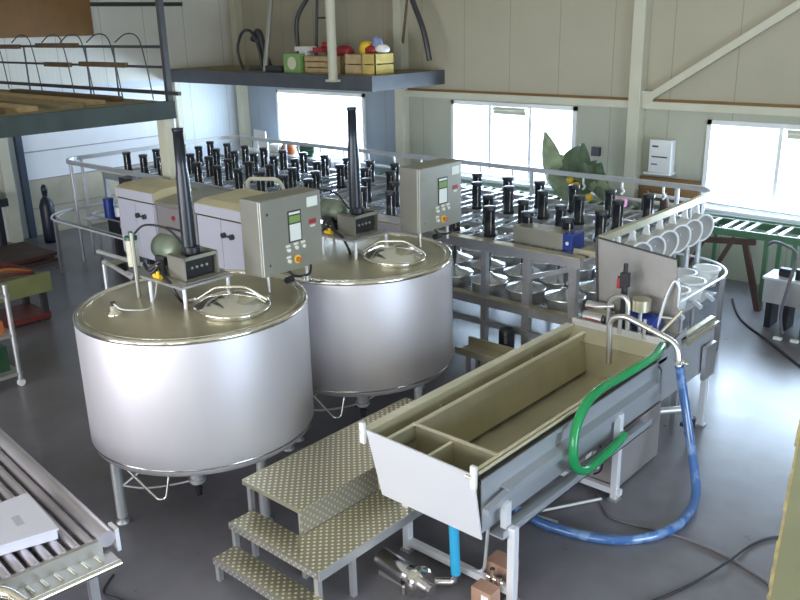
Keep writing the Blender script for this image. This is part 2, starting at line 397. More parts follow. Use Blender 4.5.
tag(obj('wall_board', MB().bx(X0+.02, X0+.08, 5.6, 9.38, 3.86, 5.4), 'brown_board'), 'large brown board high on the left wall', 'board')
struct('trim_13', MB().bx(X0, X0+.06, 9.4, 11.6, 4.42, 4.5), 'dark_steel')

# things on the far platform
def crate(x0, x1, y0, y1, z0, z1, label, m='crate_wood', rows=3):
    t = thing('wooden_crate', label, 'crate', ((x0+x1)/2,(y0+y1)/2,z0))
    h = (z1-z0)/rows
    for k in range(rows):
        z = z0+k*h
        obj('slat', MB().bx(x0,x1,y0,y0+.02,z+.01,z+h-.012).bx(x0,x1,y1-.02,y1,z+.01,z+h-.012).bx(x0,x0+.02,y0,y1,z+.01,z+h-.012).bx(x1-.02,x1,y0,y1,z+.01,z+h-.012), m, t)
    obj('base', MB().bx(x0,x1,y0,y1,z0,z0+.02), m, t)
    for x in (x0+.02, x1-.06):
        obj('corner_post', MB().bx(x,x+.04,y0+.02,y0+.06,z0,z1), m, t)
    return t
crate(-12.4,-11.4,11.25,11.75,3.1,3.42,'low wooden crate beside the green box on the far platform')
crate(-11.32,-10.85,11.25,11.75,3.1,3.46,'wooden crate behind the tie pole on the far platform', rows=2)
crate(-10.83,-10.5,11.2,11.7,3.1,3.47,'yellowish wooden box nearest the right end of the far platform','yellow_wood',2)
gb = thing('green_box', 'bright green carton with a pale round label on the far platform', 'box', (-12.7,11.3,3.1))
obj('carton', MB().bx(-12.93,-12.45,11.2,11.45,3.1,3.45), 'green_box', gb)
obj('label_print', MB().cyl((-12.69,11.2,3.28),(-12.69,11.195,3.28),.12,seg=20), 'pale_label', gb)
def blob(name, c, s, m, label, cat, seed=0, group=None):
    random.seed(seed); b = MB(); seg = 10
    prof = [(0.001,-.5),(.38,-.46),(.5,-.2),(.46,.15),(.3,.42),(.001,.5)]
    b.lathe(prof, (0,0,0), seg)
    b.v = [Vector((v.x*s[0]*(1+random.uniform(-.15,.15)), v.y*s[1]*(1+random.uniform(-.15,.15)), v.z*s[2]))+Vector(c) for v in b.v]
    return tag(obj(name, b, m), label, cat, group)
tag(obj('power_tool', MB().bx(-12.45,-12.05,11.4,11.6,3.47,3.56).cyl((-12.1,11.5,3.6),(-11.9,11.5,3.6),.06), 'red'), 'dark red tool lying on the low wooden crate', 'tool')
tag(obj('white_carton', MB().bx(-12.7,-12.3,11.3,11.5,3.50,3.58).bx(-12.62,-12.4,11.34,11.46,3.42,3.50), 'white_paint'), 'small white box sitting above the green carton', 'box')
blob('red_bag', (-11.55,11.5,3.5), (.45,.3,.2), 'red', 'red bundle left of the tie pole', 'bundle', 2)
blob('black_bundle', (-11.75,11.45,3.47), (.25,.2,.14), 'black_plastic', 'black bundle in the low wooden crate', 'bundle', 3)
blob('yellow_bag', (-10.98,11.5,3.55), (.32,.28,.26), 'yellow', 'yellow bundle on the crate right of the tie pole', 'bundle', 4)
blob('red_cloth', (-10.8,11.45,3.53), (.3,.2,.14), 'red', 'red cloth between the yellow bundle and the blue one', 'bundle', 5)
blob('blue_ball', (-10.72,11.5,3.66), (.2,.2,.2), 'blue_soft', 'round grey-blue bundle on top of the crates', 'bundle', 6)
blob('white_bag', (-10.55,11.45,3.55), (.3,.2,.14), 'white_plastic', 'white bundle on the yellowish wooden box', 'bundle', 7)
tag(obj('black_case', MB().bx(-13.5,-13.0,11.2,11.4,3.1,3.22), 'black_plastic', bevel=.01), 'flat black case left of the green carton', 'case')
# pipes leaning and hanging behind
tag(obj('leaning_pipe', MB().cyl((-13.62,11.3,3.1), (-13.9,11.9,4.9), .05), 'steel'), 'bright metal pipe leaning on the far platform', 'pipe')
tag(obj('hanging_duct', MB().tube(smooth([(-12.7,12.2,5.0),(-13.1,12.1,4.5),(-13.35,12.0,4.1),(-13.38,12.0,3.6),(-13.3,12.0,3.12)]), .045, 10), 'dark_steel'), 'curved dark flexible pipe left of the upright ladder', 'pipe')
ld = thing('ladder', 'dark narrow ladder standing on the far platform', 'ladder', (-13,12.3,3.1))
for x in (-13.2,-12.85): obj('rail', MB().cyl((x,12.3,3.1),(x,12.5,5.2),.03), 'dark_steel', ld)
for z in (3.5,4.1,4.7): obj('rung', MB().cyl((-13.2,12.35+(z-3.1)*.06,z),(-12.85,12.35+(z-3.1)*.06,z),.02), 'dark_steel', ld)
tag(obj('coiled_hose', MB().tube(smooth([(-14.55,11.5,3.1),(-14.7,11.5,3.5),(-14.5,11.5,3.85),(-14.2,11.5,3.85),(-14.0,11.5,3.5),(-13.95,11.5,3.1)]), .03, 8).bx(-14.25,-13.75,11.4,11.7,3.1,3.18).tube(smooth([(-14.3,11.6,3.7),(-14.1,11.6,3.85),(-13.95,11.6,3.4),(-13.8,11.6,3.12)]), .07, 8), 'dark_steel'), 'thick dark hose looped up from the far platform', 'hose')
tag(obj('hanging_cable', MB().tube(smooth([(-10.95,12.6,5.0),(-10.85,12.5,4.5),(-10.9,12.4,3.6)]), .025, 8), 'plank'), 'thin brown cable hanging behind the yellow bundle', 'cable')
tag(obj('drain_pipe', MB().tube(smooth([(-11.0,12.5,5.0),(-10.75,12.5,4.4),(-10.4,12.4,3.85),(-10.25,12.4,3.3)]), .05, 8), 'dark_steel'), 'dark pipe slanting down behind the wooden box on the far platform', 'pipe')

# ------------------------------------------------------------------ cheese vats
def make_vat(label):
    cx, cy = -5.9, 3.93; R = .970
    t = thing('cheese_vat', label, 'vat', (cx,cy,0))
    b = MB().lathe([(.05,.50),(.5,.53),(.92,.60),(.95,.615),(R,.66),(R,1.71),(.962,1.735)], (cx,cy,0), 96)
    obj('shell', b, 'vat_steel', t)
    obj('bottom_seam', MB().lathe([(R+.002,.665),(R+.004,.672),(R+.002,.68)], (cx,cy,0), 96), 'polished', t)
    obj('cover', MB().lathe([(.96,1.735),(.95,1.75),(.88,1.755),(.5,1.785),(.08,1.80),(.001,1.80)], (cx,cy,0), 96), 'vat_top', t)
    ring = [(cx+(R-.018)*math.cos(2*PI*k/96), cy+(R-.018)*math.sin(2*PI*k/96), 1.745) for k in range(96)]
    rim = obj('rim', MB().tube(ring, .024, 10, True), 'polished', t, label='polished rolled rim')
    ring = [(cx+(R-.07)*math.cos(2*PI*k/96), cy+(R-.07)*math.sin(2*PI*k/96), 1.757) for k in range(96)]
    obj('inner_bead', MB().tube(ring, .008, 6, True), 'polished', rim)
    for a in (-94,-6,86,176):
        x = cx+.88*math.cos(math.radians(a)); y = cy+.88*math.sin(math.radians(a))
        lg = obj('leg', MB().cyl((x,y,.06),(x,y,.66),.045,seg=20), 'steel_satin', t)
        obj('foot', MB().lathe([(.001,0),(.06,0),(.06,.015),(.03,.03),(.02,.08),(.001,.08)], (x,y,0), 16), 'steel_frame', lg)
    # manhole lid
    lx, ly = cx+.45, cy+.07
    rm = Matrix.Rotation(math.radians(4),4,'Y')
    ld = obj('manhole_lid', MB().lathe([(.30,.015),(.27,.035),(.2,.075),(.1,.10),(.001,.108)], (lx,ly,1.79), 48, rm.to_3x3()), 'polished', t, label='domed polished manhole lid')
    ring = [Vector((lx,ly,1.80))+rm @ Vector((.30*math.cos(2*PI*k/48), .30*math.sin(2*PI*k/48), .01)) for k in range(48)]
    obj('lid_ring', MB().tube(ring, .016, 8, True), 'polished', ld)
    obj('collar', MB().lathe([(.29,-.03),(.29,.02)], (lx,ly,1.79), 48), 'steel', ld)
    obj('lid_handle', MB().tube(bend([(lx-.28,ly-.14,1.84),(lx-.18,ly-.02,1.93),(lx+.02,ly+.14,1.93),(lx+.16,ly+.24,1.82)], .05), .012, 8), 'polished', ld)
    obj('hinge', MB().bx(lx-.37,lx-.29,ly-.14,ly-.05,1.77,1.84).cyl((lx-.36,ly-.18,1.82),(lx-.30,ly+.0,1.82),.02), 'steel', ld)
    # small probe on the cover
    px, py = cx-.22, cy-.62
    pr = obj('probe', MB().lathe([(.06,1.765),(.06,1.79),(.035,1.80),(.035,1.84),(.001,1.85)], (px,py,0), 20), 'polished', t)
    obj('probe_cap', MB().cyl((px,py,1.845),(px,py,1.875),.02), 'black_plastic', pr)
    obj('probe_cable', MB().tube(smooth([(px+.02,py,1.86),(px+.12,py+.02,1.83),(px+.16,py+.22,1.79),(px-.02,py+.40,1.8),(px-.1,py+.5,1.95)]), .007, 6), 'cable_white', pr)
    # outlet and struts below
    ox, oy = cx+.42, cy-.42
    ov = obj('outlet', MB().cyl((ox,oy,.36),(ox,oy,.6),.06,seg=20).cyl((ox,oy,.38),(ox,oy,.40),.075,seg=20), 'steel_satin', t)
    obj('valve_handle', MB().cyl((ox-.1,oy,.32),(ox+.05,oy,.32),.012).cyl((ox,oy,.24),(ox,oy,.36),.03), 'black_plastic', ov)
    obj('strut', MB().tube(bend([(cx+.2,cy-.92,.62),(cx+.38,cy-.78,.34),(cx+.44,cy-.74,.36),(cx+.46,cy-.7,.58)], .03), .012, 8), 'polished', t)
    obj('spray_line', MB().tube(smooth([(cx-.02,cy-.86,.36),(cx+.15,cy-.7,.33),(cx+.4,cy-.4,.38),(cx+.5,cy-.1,.5)]), .01, 6).tube(smooth([(cx-.02,cy-.86,.36),(cx+.05,cy-.5,.5),(cx+.3,cy-.2,.52)]), .01, 6), 'steel', t)
    return t
vat = make_vat('large round stainless vat nearest the camera, behind the steps')
dup(vat, (.05,1.95,0), 'second round stainless vat, between the near vat and the mould press')

def make_panel(label):
    x0, x1, y0, y1, z0, z1 = -5.69, -5.45, 4.34, 5.03, 1.95, 2.61
    t = thing('control_cabinet', label, 'control cabinet', ((x0+x1)/2,(y0+y1)/2,z0-.14))
    b = MB().bx(x0,x1,y0,y1,z0,z1)
    obj('body', b, 'panel_steel', t, .006)
    d = obj('door', MB().bx(x1,x1+.022,y0+.004,y1-.004,z0+.004,z1-.004), 'panel_steel', t, .006)
    X = x1+.022
    def pl(name, u0, u1, v0, v1, m, th=.004, p=None, label=None):
        return obj(name, MB().bx(X,X+th,y0+u0*(y1-y0),y0+u1*(y1-y0),z1-v1*(z1-z0),z1-v0*(z1-z0)), m, p or d, label=label)
    pl('display_unit', .43,.65,.20,.62,'dark_steel',.004)
    pl('display', .45,.63,.27,.36,'lcd_green',.007, label='green display strip')
    pl('keypad', .45,.63,.38,.60,'light_keys',.007)
    pl('display_header', .45,.63,.22,.25,'light_keys',.007)
    pl('rating_plate', .76,.94,.07,.20,'light_keys',.004, label='cream rating plate')
    pl('logo_sticker', .78,.90,.37,.43,'red',.004, label='red sticker'); pl('logo_line', .80,.88,.45,.475,'light_keys',.004)
    for u, v in ((.41,.71),(.54,.70),(.66,.70),(.41,.86)):
        y = y0+u*(y1-y0); z = z1-v*(z1-z0)
        obj('push_button', MB().cyl((X,y,z),(X+.02,y,z),.017).bx(X,X+.004,y-.025,y+.025,z+.025,z+.045), 'cabinet_lamp', d)
    y = y0+.55*(y1-y0); z = z1-.86*(z1-z0)
    obj('emergency_stop_plate', MB().cyl((X,y,z),(X+.008,y,z),.038,seg=24), 'yellow', d, label='yellow disc')
    obj('emergency_stop', MB().cyl((X+.008,y,z),(X+.04,y,z),.022,seg=20), 'orange', d, label='orange-red mushroom button')
    for z in (z0+.1, z1-.12): obj('door_lock', MB().cyl((X,y0+.07,z),(X+.008,y0+.07,z),.012), 'polished', d)
    for y in (y0+.12, y1-.12):
        obj('leg', MB().cyl(((x0+x1)/2+.04,y,z0-.17),((x0+x1)/2+.04,y,z0),.018), 'steel', t)
    obj('cable_gland', MB().cyl((x1-.02,y0+.28,z0-.09),(x1+.05,y0+.28,z0-.06),.03).tube(smooth([(x1-.1,y0+.35,z0),(x1-.05,y0+.4,z0-.08),(x1+.03,y0+.5,z0-.07),(x1-.05,y0+.6,z0)]), .012, 6), 'black_plastic', t)
    return t
cp = make_panel('grey steel control cabinet above the near vat, facing right')
dup(cp, (.05,1.98,0), 'grey steel control cabinet above the second vat')

def make_agitator(label):
    t = thing('agitator_drive', label, 'motor', (-5.9,3.93,1.79))
    fr = MB().bx(-6.5,-5.68,3.68,4.2,1.965,1.985)
    for x, y in ((-5.72,3.72),(-5.72,4.15),(-6.4,4.15)): pass
    p = obj('platform', fr, 'steel_frame', t)
    for x, y in ((-5.70,3.72),(-6.1,3.66),(-5.70,4.16),(-6.46,4.16)):
        obj('leg', MB().cyl((x,y,1.77),(x,y,1.97),.016), 'white_metal', t)
    # open fronted housing
    x0, x1, y0, y1, z0, z1 = -6.02,-5.78,3.80,4.14,1.985,2.19
    hs = obj('housing', MB().bx(x0,x1,y0,y0+.012,z0,z1).bx(x0,x1,y1-.012,y1,z0,z1).bx(x0,x1,y0,y1,z0,z0+.012).bx(x0,x1,y0,y0+.05,z1-.01,z1).bx(x0,x1,y1-.03,y1,z1-.01,z1).bx(x1-.012,x1,y0,y1,z1-.03,z1), 'panel_steel', t)
    obj('gearbox', MB().bx(x0+.02,x1-.04,y0+.03,y1-.03,z0+.02,z1-.04).cyl((-5.9,3.97,z1-.06),(-5.9,3.97,z1+.05),.07), 'black_plastic', hs)
    for k in range(4): obj('terminal', MB().cyl((x1-.04,y0+.09+k*.05,z0+.1),(x1-.025,y0+.09+k*.05,z0+.1),.012,seg=8), 'steel', hs)
    obj('guard_column', MB().lathe([(.062,2.19),(.060,2.5),(.055,2.82),(.046,2.9),(.042,3.19),(.047,3.19),(.047,3.22),(.001,3.22)], (-5.93,3.97,0), 24), 'black_cyl', t, label='tall dark shaft guard')
    mo = obj('motor', MB().lathe([(.001,-.18),(.09,-.18),(.115,-.15),(.115,.1),(.08,.15),(.001,.16)], (-6.25,4.0,2.16), 24, Matrix.Rotation(PI/2,3,'Y')), 'green_motor', t, label='green-grey electric motor')
    obj('terminal_box', MB().bx(-6.31,-6.18,3.86,3.94,2.04,2.12), 'dark_steel', mo, .005)
    obj('coupling', MB().bx(-6.2,-6.03,3.9,4.05,1.985,2.08), 'black_plastic', t)
    obj('brass_fitting', MB().cyl((-6.12,3.72,2.005),(-6.02,3.72,2.005),.02).cyl((-6.06,3.72,2.0),(-6.06,3.72,2.05),.016), 'yellow', t, label='yellow brass fitting')
    obj('filter_bowl', MB().cyl((-6.42,3.72,2.04),(-6.42,3.72,2.27),.05,seg=20), 'cream_steel', t)
    obj('filter_head', MB().cyl((-6.42,3.72,2.27),(-6.42,3.72,2.3),.055).cyl((-6.42,3.72,2.3),(-6.42,3.72,2.34),.02), 'dark_green', t)
    obj('upright', MB().cyl((-6.3,3.66,1.79),(-6.3,3.66,2.36),.018), 'panel_steel', t)
    obj('cable_bundle', MB().tube(smooth([(-6.2,3.74,2.0),(-6.1,3.78,2.08),(-5.98,3.72,2.03),(-5.86,3.7,1.99),(-5.8,3.72,1.88),(-5.86,3.8,1.8)]), .014, 6).tube(smooth([(-6.36,3.78,2.05),(-6.25,3.76,2.02),(-6.15,3.82,2.1),(-6.05,3.78,2.0)]), .018, 6), 'black_plastic', t)
    obj('air_valve', MB().bx(-6.22,-6.14,3.76,3.84,1.985,2.03).cyl((-6.18,3.8,2.03),(-6.18,3.8,2.07),.02), 'polished', t)
    obj('base_flange', MB().bx(-6.05,-5.72,3.76,4.2,1.985,1.995), 'panel_steel', t)
    obj('arched_cable', MB().tube(smooth([(-6.36,3.72,2.33),(-6.3,3.8,2.40),(-6.15,3.92,2.36),(-6.05,4.0,2.2)]), .01, 6), 'black_plastic', t)
    return t
ag = make_agitator('stirring motor on a raised plate over the near vat, with a tall dark column')
dup(ag, (.05,1.95,0), 'stirring motor over the second vat, its tall column crossing a window')
pf = thing('service_pipes', 'pair of steel pipes running left from the near vat cover', 'pipe', (-7,3.9,0))
obj('upper_pipe', MB().tube([(-7.45,3.95,1.95),(-6.5,3.95,1.95)], .02, 10), 'steel_satin', pf)
obj('lower_pipe', MB().tube(bend([(-7.2,3.86,1.0),(-7.2,3.86,1.92),(-6.5,3.72,1.92)], .04), .02, 10), 'steel_satin', pf)
obj('clamp', MB().bx(-7.05,-6.95,3.8,3.98,1.925,1.945), 'panel_steel', pf)
pr = thing('pipe_rail', 'steel pipe rail behind the near vat under the white cabinets', 'pipe', (-6.5,5.1,0))
obj('upper_pipe', MB().cyl((-7.6,5.02,1.60),(-5.7,5.02,1.60),.02), 'steel_satin', pr)
obj('lower_pipe', MB().cyl((-7.6,5.02,1.48),(-5.7,5.02,1.48),.02), 'steel_satin', pr)
for x in (-7.3,-6.4): obj('post', MB().cyl((x,5.02,0),(x,5.02,1.64),.02), 'steel_satin', pr)

# ------------------------------------------------------------------ white washing cabinets
def washer(x0, x1, y1, label):
    y0 = 6.0
    t = thing('washing_cabinet', label, 'cabinet', ((x0+x1)/2,(y0+y1)/2,0))
    obj('body', MB().bx(x0,x1,y0,y1,1.0,1.80), 'cabinet_white', t)
    obj('roof', MB().prism([(y0-.02,1.80),(y0-.02,1.93),(y0+.12,1.97),(y1-.1,1.99),(y1,1.80)], 0, x0-.01, x1+.01), 'cabinet_roof', t, label='cream coloured top cover')
    obj('fascia', MB().bx(x0-.012,x1+.012,y0-.03,y0-.018,1.81,1.925), 'door_lilac', t)
    obj('dark_gap', MB().bx(x0,x1,y0-.012,y0,1.785,1.81), 'black_plastic', t)
    xm = (x0+x1)/2
    for a, c in ((x0+.012,xm-.004),(xm+.004,x1-.012)):
        d = obj('door', MB().bx(a,c,y0-.02,y0,1.03,1.782), 'door_lilac', t)
    for s in (.06, .22):
        obj('knob', MB().cyl((xm+s,y0-.02,1.60),(xm+s,y0-.06,1.60),.035,seg=12), 'dark_steel', d)
    obj('knob_bar', MB().bx(xm+.06,xm+.22,y0-.045,y0-.03,1.585,1.605), 'dark_steel', d)
    for x in (x0+.04, x1-.04):
        for y in (y0+.04, y1-.04): obj('leg', MB().bx(x-.03,x+.03,y-.03,y+.03,0,1.0), 'steel_frame', t)
    return t
washer(-10.55,-9.66,6.64,'white two-door cabinet farther left, behind the near vat')
washer(-8.72,-7.75,6.85,'white two-door cabinet next to the near control cabinet')
t = thing('grey_cabinet', 'grey steel cabinet between the two white cabinets', 'cabinet', (-9.2,6.4,0))
obj('body', MB().bx(-9.65,-8.73,6.02,6.85,.9,1.80), 'cabinet_grey', t)
obj('roof', MB().prism([(6.0,1.8),(6.0,1.84),(6.3,1.88),(6.85,1.88),(6.85,1.8)], 0, -9.65, -8.73), 'panel_steel', t)
obj('front_panel', MB().bx(-9.62,-8.76,6.0,6.02,1.05,1.78), 'cabinet_grey', t)
obj('red_lamp', MB().cyl((-9.25,6.0,1.66),(-9.25,5.98,1.66),.03), 'red', t)
obj('nameplate', MB().bx(-9.45,-9.05,5.99,6.0,1.50,1.53).bx(-9.45,-9.05,5.99,6.0,1.40,1.42), 'dark_steel', t)
obj('lamp', MB().cyl((-9.02,6.0,1.52),(-9.02,5.98,1.52),.025), 'white_plastic', t)
for x in (-9.6,-8.78):
    for y in (6.06,6.8): obj('leg', MB().bx(x-.03,x+.03,y-.03,y+.03,0,.9), 'steel_frame', t)

# ------------------------------------------------------------------ mould press
pt = thing('mould_press', 'long two-level steel press with rows of black cylinders', 'machine', (-9,8.9,0))
PX0, PX1, PY0, PY1 = -13.75, -4.25, 7.6, 10.05
for z, n in ((1.60,'upper_beam'), (.93,'lower_beam')):
    for y in (PY0, PY1):
        h = .11 if z > 1 else .10
        obj(n, MB().bx(PX0,PX1,y-.03,y+.03,z-h,z), 'steel_frame', pt)
        if y == PY0: obj('edge_strip', MB().bx(PX0,PX1,y-.06,y+.06,z,z+.015), 'vat_top', pt)
for x in (PX0+.02,-8.93,PX1-.02): obj('cross_beam', MB().bx(x-.03,x+.03,PY0,PY1,1.50,1.58), 'steel_frame', pt)
for x in (-13.7,-12.0,-10.3,-8.6,-7.1,-6.1,-5.49,-4.91,-4.33):
    for y in (PY0, PY1):
        w = .045 if x > -5 and y == PY0 else .035
        obj('post', MB().bx(x-w,x+w,y-.035,y+.035,0,1.5), 'steel_frame', pt)
obj('brace', MB().bar((-4.9,7.6,1.28),(-4.38,7.6,1.46),.04,.05), 'steel_frame', pt)
obj('deck', MB().bx(PX0,PX1,PY0+.03,PY1-.03,.86,.88), 'roller', pt)
obj('lower_rail', MB().bx(PX0,PX1,7.55,7.6,.60,.66), 'steel_frame', pt)
rowsY = (7.95,8.47,9.10,9.65)
nx = 18
cols = [-13.45+.522*k for k in range(nx)]
cyl0 = None; nc = 0
for x in cols:
    obj('slide_bar', MB().bx(x+.14,x+.19,PY0+.03,PY1-.03,1.56,1.60), 'roller', pt)
    obj('slide_bar', MB().bx(x+.30,x+.34,PY0+.03,PY1-.03,1.56,1.59), 'roller', pt)
for j, y in enumerate(rowsY):
    obj('carrier_beam', MB().bx(PX0,PX1,y-.035,y+.035,1.50,1.56), 'steel_frame', pt)
    for i, x in enumerate(cols):
        if -9.2 < x < -7.0 and (i+j) % 3 == 1: continue
        xx = x+(.06 if j % 2 else -.06)
        if cyl0 is None:
            cyl0 = obj('press_cylinder', MB().lathe([(.001,1.56),(.074,1.56),(.074,1.60),(.064,1.60),(.064,1.88),(.074,1.88),(.074,1.92),(.001,1.925)], (xx,y,0), 14, sharp=(0,1,2,4,5,6)), 'black_cyl', pt)
            rod = obj('cylinder_rod', MB().cyl((xx+.05,y-.045,1.6),(xx+.05,y-.045,1.87),.008,seg=8), 'polished', cyl0)
            x00, y00 = xx, y
        else:
            c = cyl0.copy(); C.objects.link(c); c.parent = pt; c.location = (xx-x00, y-y00, 0)
            r = rod.copy(); C.objects.link(r); r.parent = c
        nc += 1
        if x > -7.8:
            obj('press_rod', MB().cyl((xx,y,1.13),(xx,y,1.5),.013,seg=8).cyl((xx,y,1.2),(xx,y,1.3),.025,seg=8), 'dark_steel', pt)
ml = None
for i, x in enumerate(cols):
    if x < -7.8: continue
    for j, y in enumerate(rowsY):
        xx = x+(.06 if j % 2 else -.06)
        if ml is None:
            ml = thing('cheese_mould', 'steel cheese mould with domed lid on the lower deck of the press', 'mould', (xx,y,.88), 'cheese moulds on the press deck')
            obj('drum', MB().lathe([(.001,.88),(.19,.88),(.205,1.02),(.21,1.03)], (xx,y,0), 28, sharp=(0,)), 'steel', ml)
            obj('lid', MB().lathe([(.235,1.02),(.235,1.035),(.21,1.04),(.06,1.09),(.035,1.12),(.001,1.125)], (xx,y,0), 28), 'roller', ml)
            m0 = (xx, y)
        else: dup(ml, (xx-m0[0], y-m0[1], 0))
vb = thing('valve_box', 'beige steel box with a blue end on the right corner of the press', 'box', (-4.9,7.8,1.615))
obj('body', MB().bx(-5.2,-4.56,7.72,7.98,1.615,1.80), 'panel_steel', vb, .008)
obj('blue_end', MB().bx(-4.56,-4.44,7.72,7.98,1.615,1.80), 'blue_motor', vb, .008, label='blue end cap')
obj('logo_mark', MB().cyl((-4.5,7.72,1.70),(-4.5,7.715,1.70),.02), 'light_keys', vb)
ct = thing('corner_tray', 'folded beige steel tray on the right end of the press', 'tray', (-4.3,7.9,1.6))
obj('tray', MB().bx(-4.42,-3.8,7.75,8.05,1.60,1.615).bx(-4.42,-3.8,7.72,7.75,1.60,1.66), 'vat_top', ct)
obj('bracket', MB().bx(-4.3,-3.9,8.05,8.2,1.5,1.6), 'panel_steel', ct)
mo = thing('drive_motor', 'black electric motor under the press beside the trough', 'motor', (-5.05,7.45,.36))
obj('body', MB().lathe([(.001,.42),(.085,.42),(.09,.45),(.09,.66),(.07,.70),(.001,.71)], (-5.05,7.42,0), 20), 'black_plastic', mo)
obj('base', MB().bx(-5.2,-4.85,7.32,7.54,.30,.42), 'black_plastic', mo)
for x in (-5.17,-4.93): obj('leg', MB().bx(x,x+.04,7.35,7.5,0,.30), 'dark_steel', mo)
obj('plate', MB().bx(-5.02,-4.98,7.322,7.326,.55,.62), 'steel', mo)
tag(obj('handle_arch', MB().tube(bend([(-9.35,7.3,1.5),(-9.35,7.3,1.97),(-8.85,7.45,1.99),(-8.75,7.6,1.5)], .1), .028, 10), 'cream_steel'), 'cream bent pipe arch behind the white cabinets', 'pipe')
tt = thing('steel_channel', 'beige steel channel lying between the second vat and the trough', 'channel', (-4.75,6.9,0))
obj('channel', MB().bx(-5.35,-4.4,6.86,7.12,.50,.53).bx(-5.35,-4.4,7.1,7.13,.5,.62).bx(-5.35,-4.4,6.85,6.88,.5,.58).bx(-4.43,-4.40,6.86,7.12,.5,.62), 'vat_top', tt)
for x in (-5.2,-4.5):
    for y in (6.9,7.08): obj('leg', MB().bx(x-.02,x+.02,y-.02,y+.02,0,.5), 'steel_frame', tt)

# ------------------------------------------------------------------ overhead carousel rail
cr = thing('carousel_rail', 'long overhead rail loop on posts around the press', 'rail', (-9.3,9,0))
path = arc_rect(-14.4,-4.12,7.15,10.95,1.80,.38)
# open at the near right: start after the near-right corner
loop = path[:27]+[(-5.9,7.15,1.80)]
b = MB()
def ribbon(b, pts, w, h):
    for a, c in zip(pts[:-1], pts[1:]): b.bar(a, c, w, h)
ribbon(b, loop, .045, .07)
obj('rail', b, 'steel_satin', cr)
b = MB(); ribbon(b, [(-4.12,10.57,1.80),(-4.12,7.75,1.80)], .06, .08); obj('end_rail', b, 'vat_top', cr)
for x, y in ((-14.38,7.55),(-14.05,7.17),(-13.3,10.95),(-12.75,10.95),(-10.75,10.95),(-7.05,10.95),(-4.7,10.9),(-4.12,10.35),(-4.12,10.0),(-4.12,8.0)):
    obj('post', MB().cyl((x,y,0),(x,y,1.78),.03), 'steel_frame' if x < -13.9 else 'steel_satin', cr)
for x in [-13.6+.62*k for k in range(15)]:
    obj('hook', MB().tube(bend([(x,10.95,1.76),(x,10.95,1.68),(x+.05,10.92,1.64),(x+.02,10.9,1.6)], .02), .016, 6), 'white_plastic', cr)
# white funnels hung on the end rail
NM = ['nearest the steel splash plate','second from the steel splash plate','third from the steel splash plate','fourth from the steel splash plate','third from the far corner of the rail','second from the far corner of the rail','nearest the far corner of the rail']
f0 = None
for k in range(7):
    y = 8.08+k*.34
    if f0 is None:
        f0 = thing('hanging_mould', '', 'mould', (-4.1,y,1.76), 'white moulds hanging on the end rail')
        tl = Matrix.Rotation(math.radians(62),3,'Y') @ Matrix.Rotation(0,3,'X')
        rm = Matrix.Rotation(math.radians(-22),3,'Z') @ Matrix.Rotation(math.radians(96),3,'Y')
        obj('bowl', MB().lathe([(.175,.11),(.158,.09),(.145,-.07),(.001,-.085)], (-4.08,y,1.50), 28, rm), 'white_plastic', f0)
        obj('rim', MB().lathe([(.155,.105),(.158,.118),(.178,.118),(.180,.105),(.172,.095)], (-4.08,y,1.50), 28, rm), 'white_plastic', f0)
        obj('liner', MB().lathe([(.155,.11),(.15,.10),(.135,-.06),(.001,-.075)], (-4.08,y,1.50), 28, rm), 'mould_grey', f0, label='greyish inside')  # greyer inner layer stands for the shaded inside of the bowl
        obj('hanger', MB().prism([(-4.16,1.60),(-4.04,1.60),(-4.08,1.76),(-4.12,1.76)], 1, y-.012, y+.012).cyl((-4.1,y-.02,1.74),(-4.1,y+.02,1.74),.03), 'white_plastic', f0)
        f = f0
    else: f = dup(f0, (0,k*.34,0))
    f['label'] = 'white round mould hanging on the end rail, '+NM[k]
# ground loop conveyor
lc = thing('loop_conveyor', 'low curved track of twin steel rails around the press', 'conveyor', (-9,9,0))
def off(d, left=True):
    x0, x1, y0, y1 = -14.25+d, -3.62-d, 6.5+d, 10.65-d
    p = arc_rect(x0,x1,y0,y1,.95,.75-d*.8,10)
    return p
for d in (0,.62):
    p = off(d)
    left = p[11:33]; pts = [(-10.62,6.5+d,.95)]+list(reversed(p[22-0:33]))+list(reversed(p[11:22]))+list(reversed(p[0:11]))+[(-3.62-d,8.25,.95)]
    obj('track_rail', MB().tube(pts, .017, 8), 'white_metal' if d == 0 else 'steel_satin', lc)
p = off(.10); obj('track_rail', MB().tube([(-10.62,6.6,.95)]+list(reversed(p[22:33]))+list(reversed(p[11:22])), .017, 8), 'steel_satin', lc)
obj('bed', MB().bx(-4.2,-3.66,8.25,9.9,.74,.76).bx(-13.4,-4.5,10.3,10.62,.74,.76).bx(-14.2,-13.92,7.3,9.9,.74,.76), 'steel_satin', lc)
for x, y in ((-13.68,6.56),(-14.22,8.4),(-12.2,6.52),(-3.62,9.94),(-3.66,8.3),(-10,10.6),(-7,10.6),(-4.4,10.62),(-4.24,9.0)):
    obj('leg', MB().bx(x-.025,x+.025,y-.025,y+.025,0,.94), 'steel_frame', lc)
for y in (9.55,9.2,8.72): obj('spout', MB().cyl((-3.66,y,.82),(-3.55,y-.05,.79),.028), 'white_metal', lc)
b0 = None
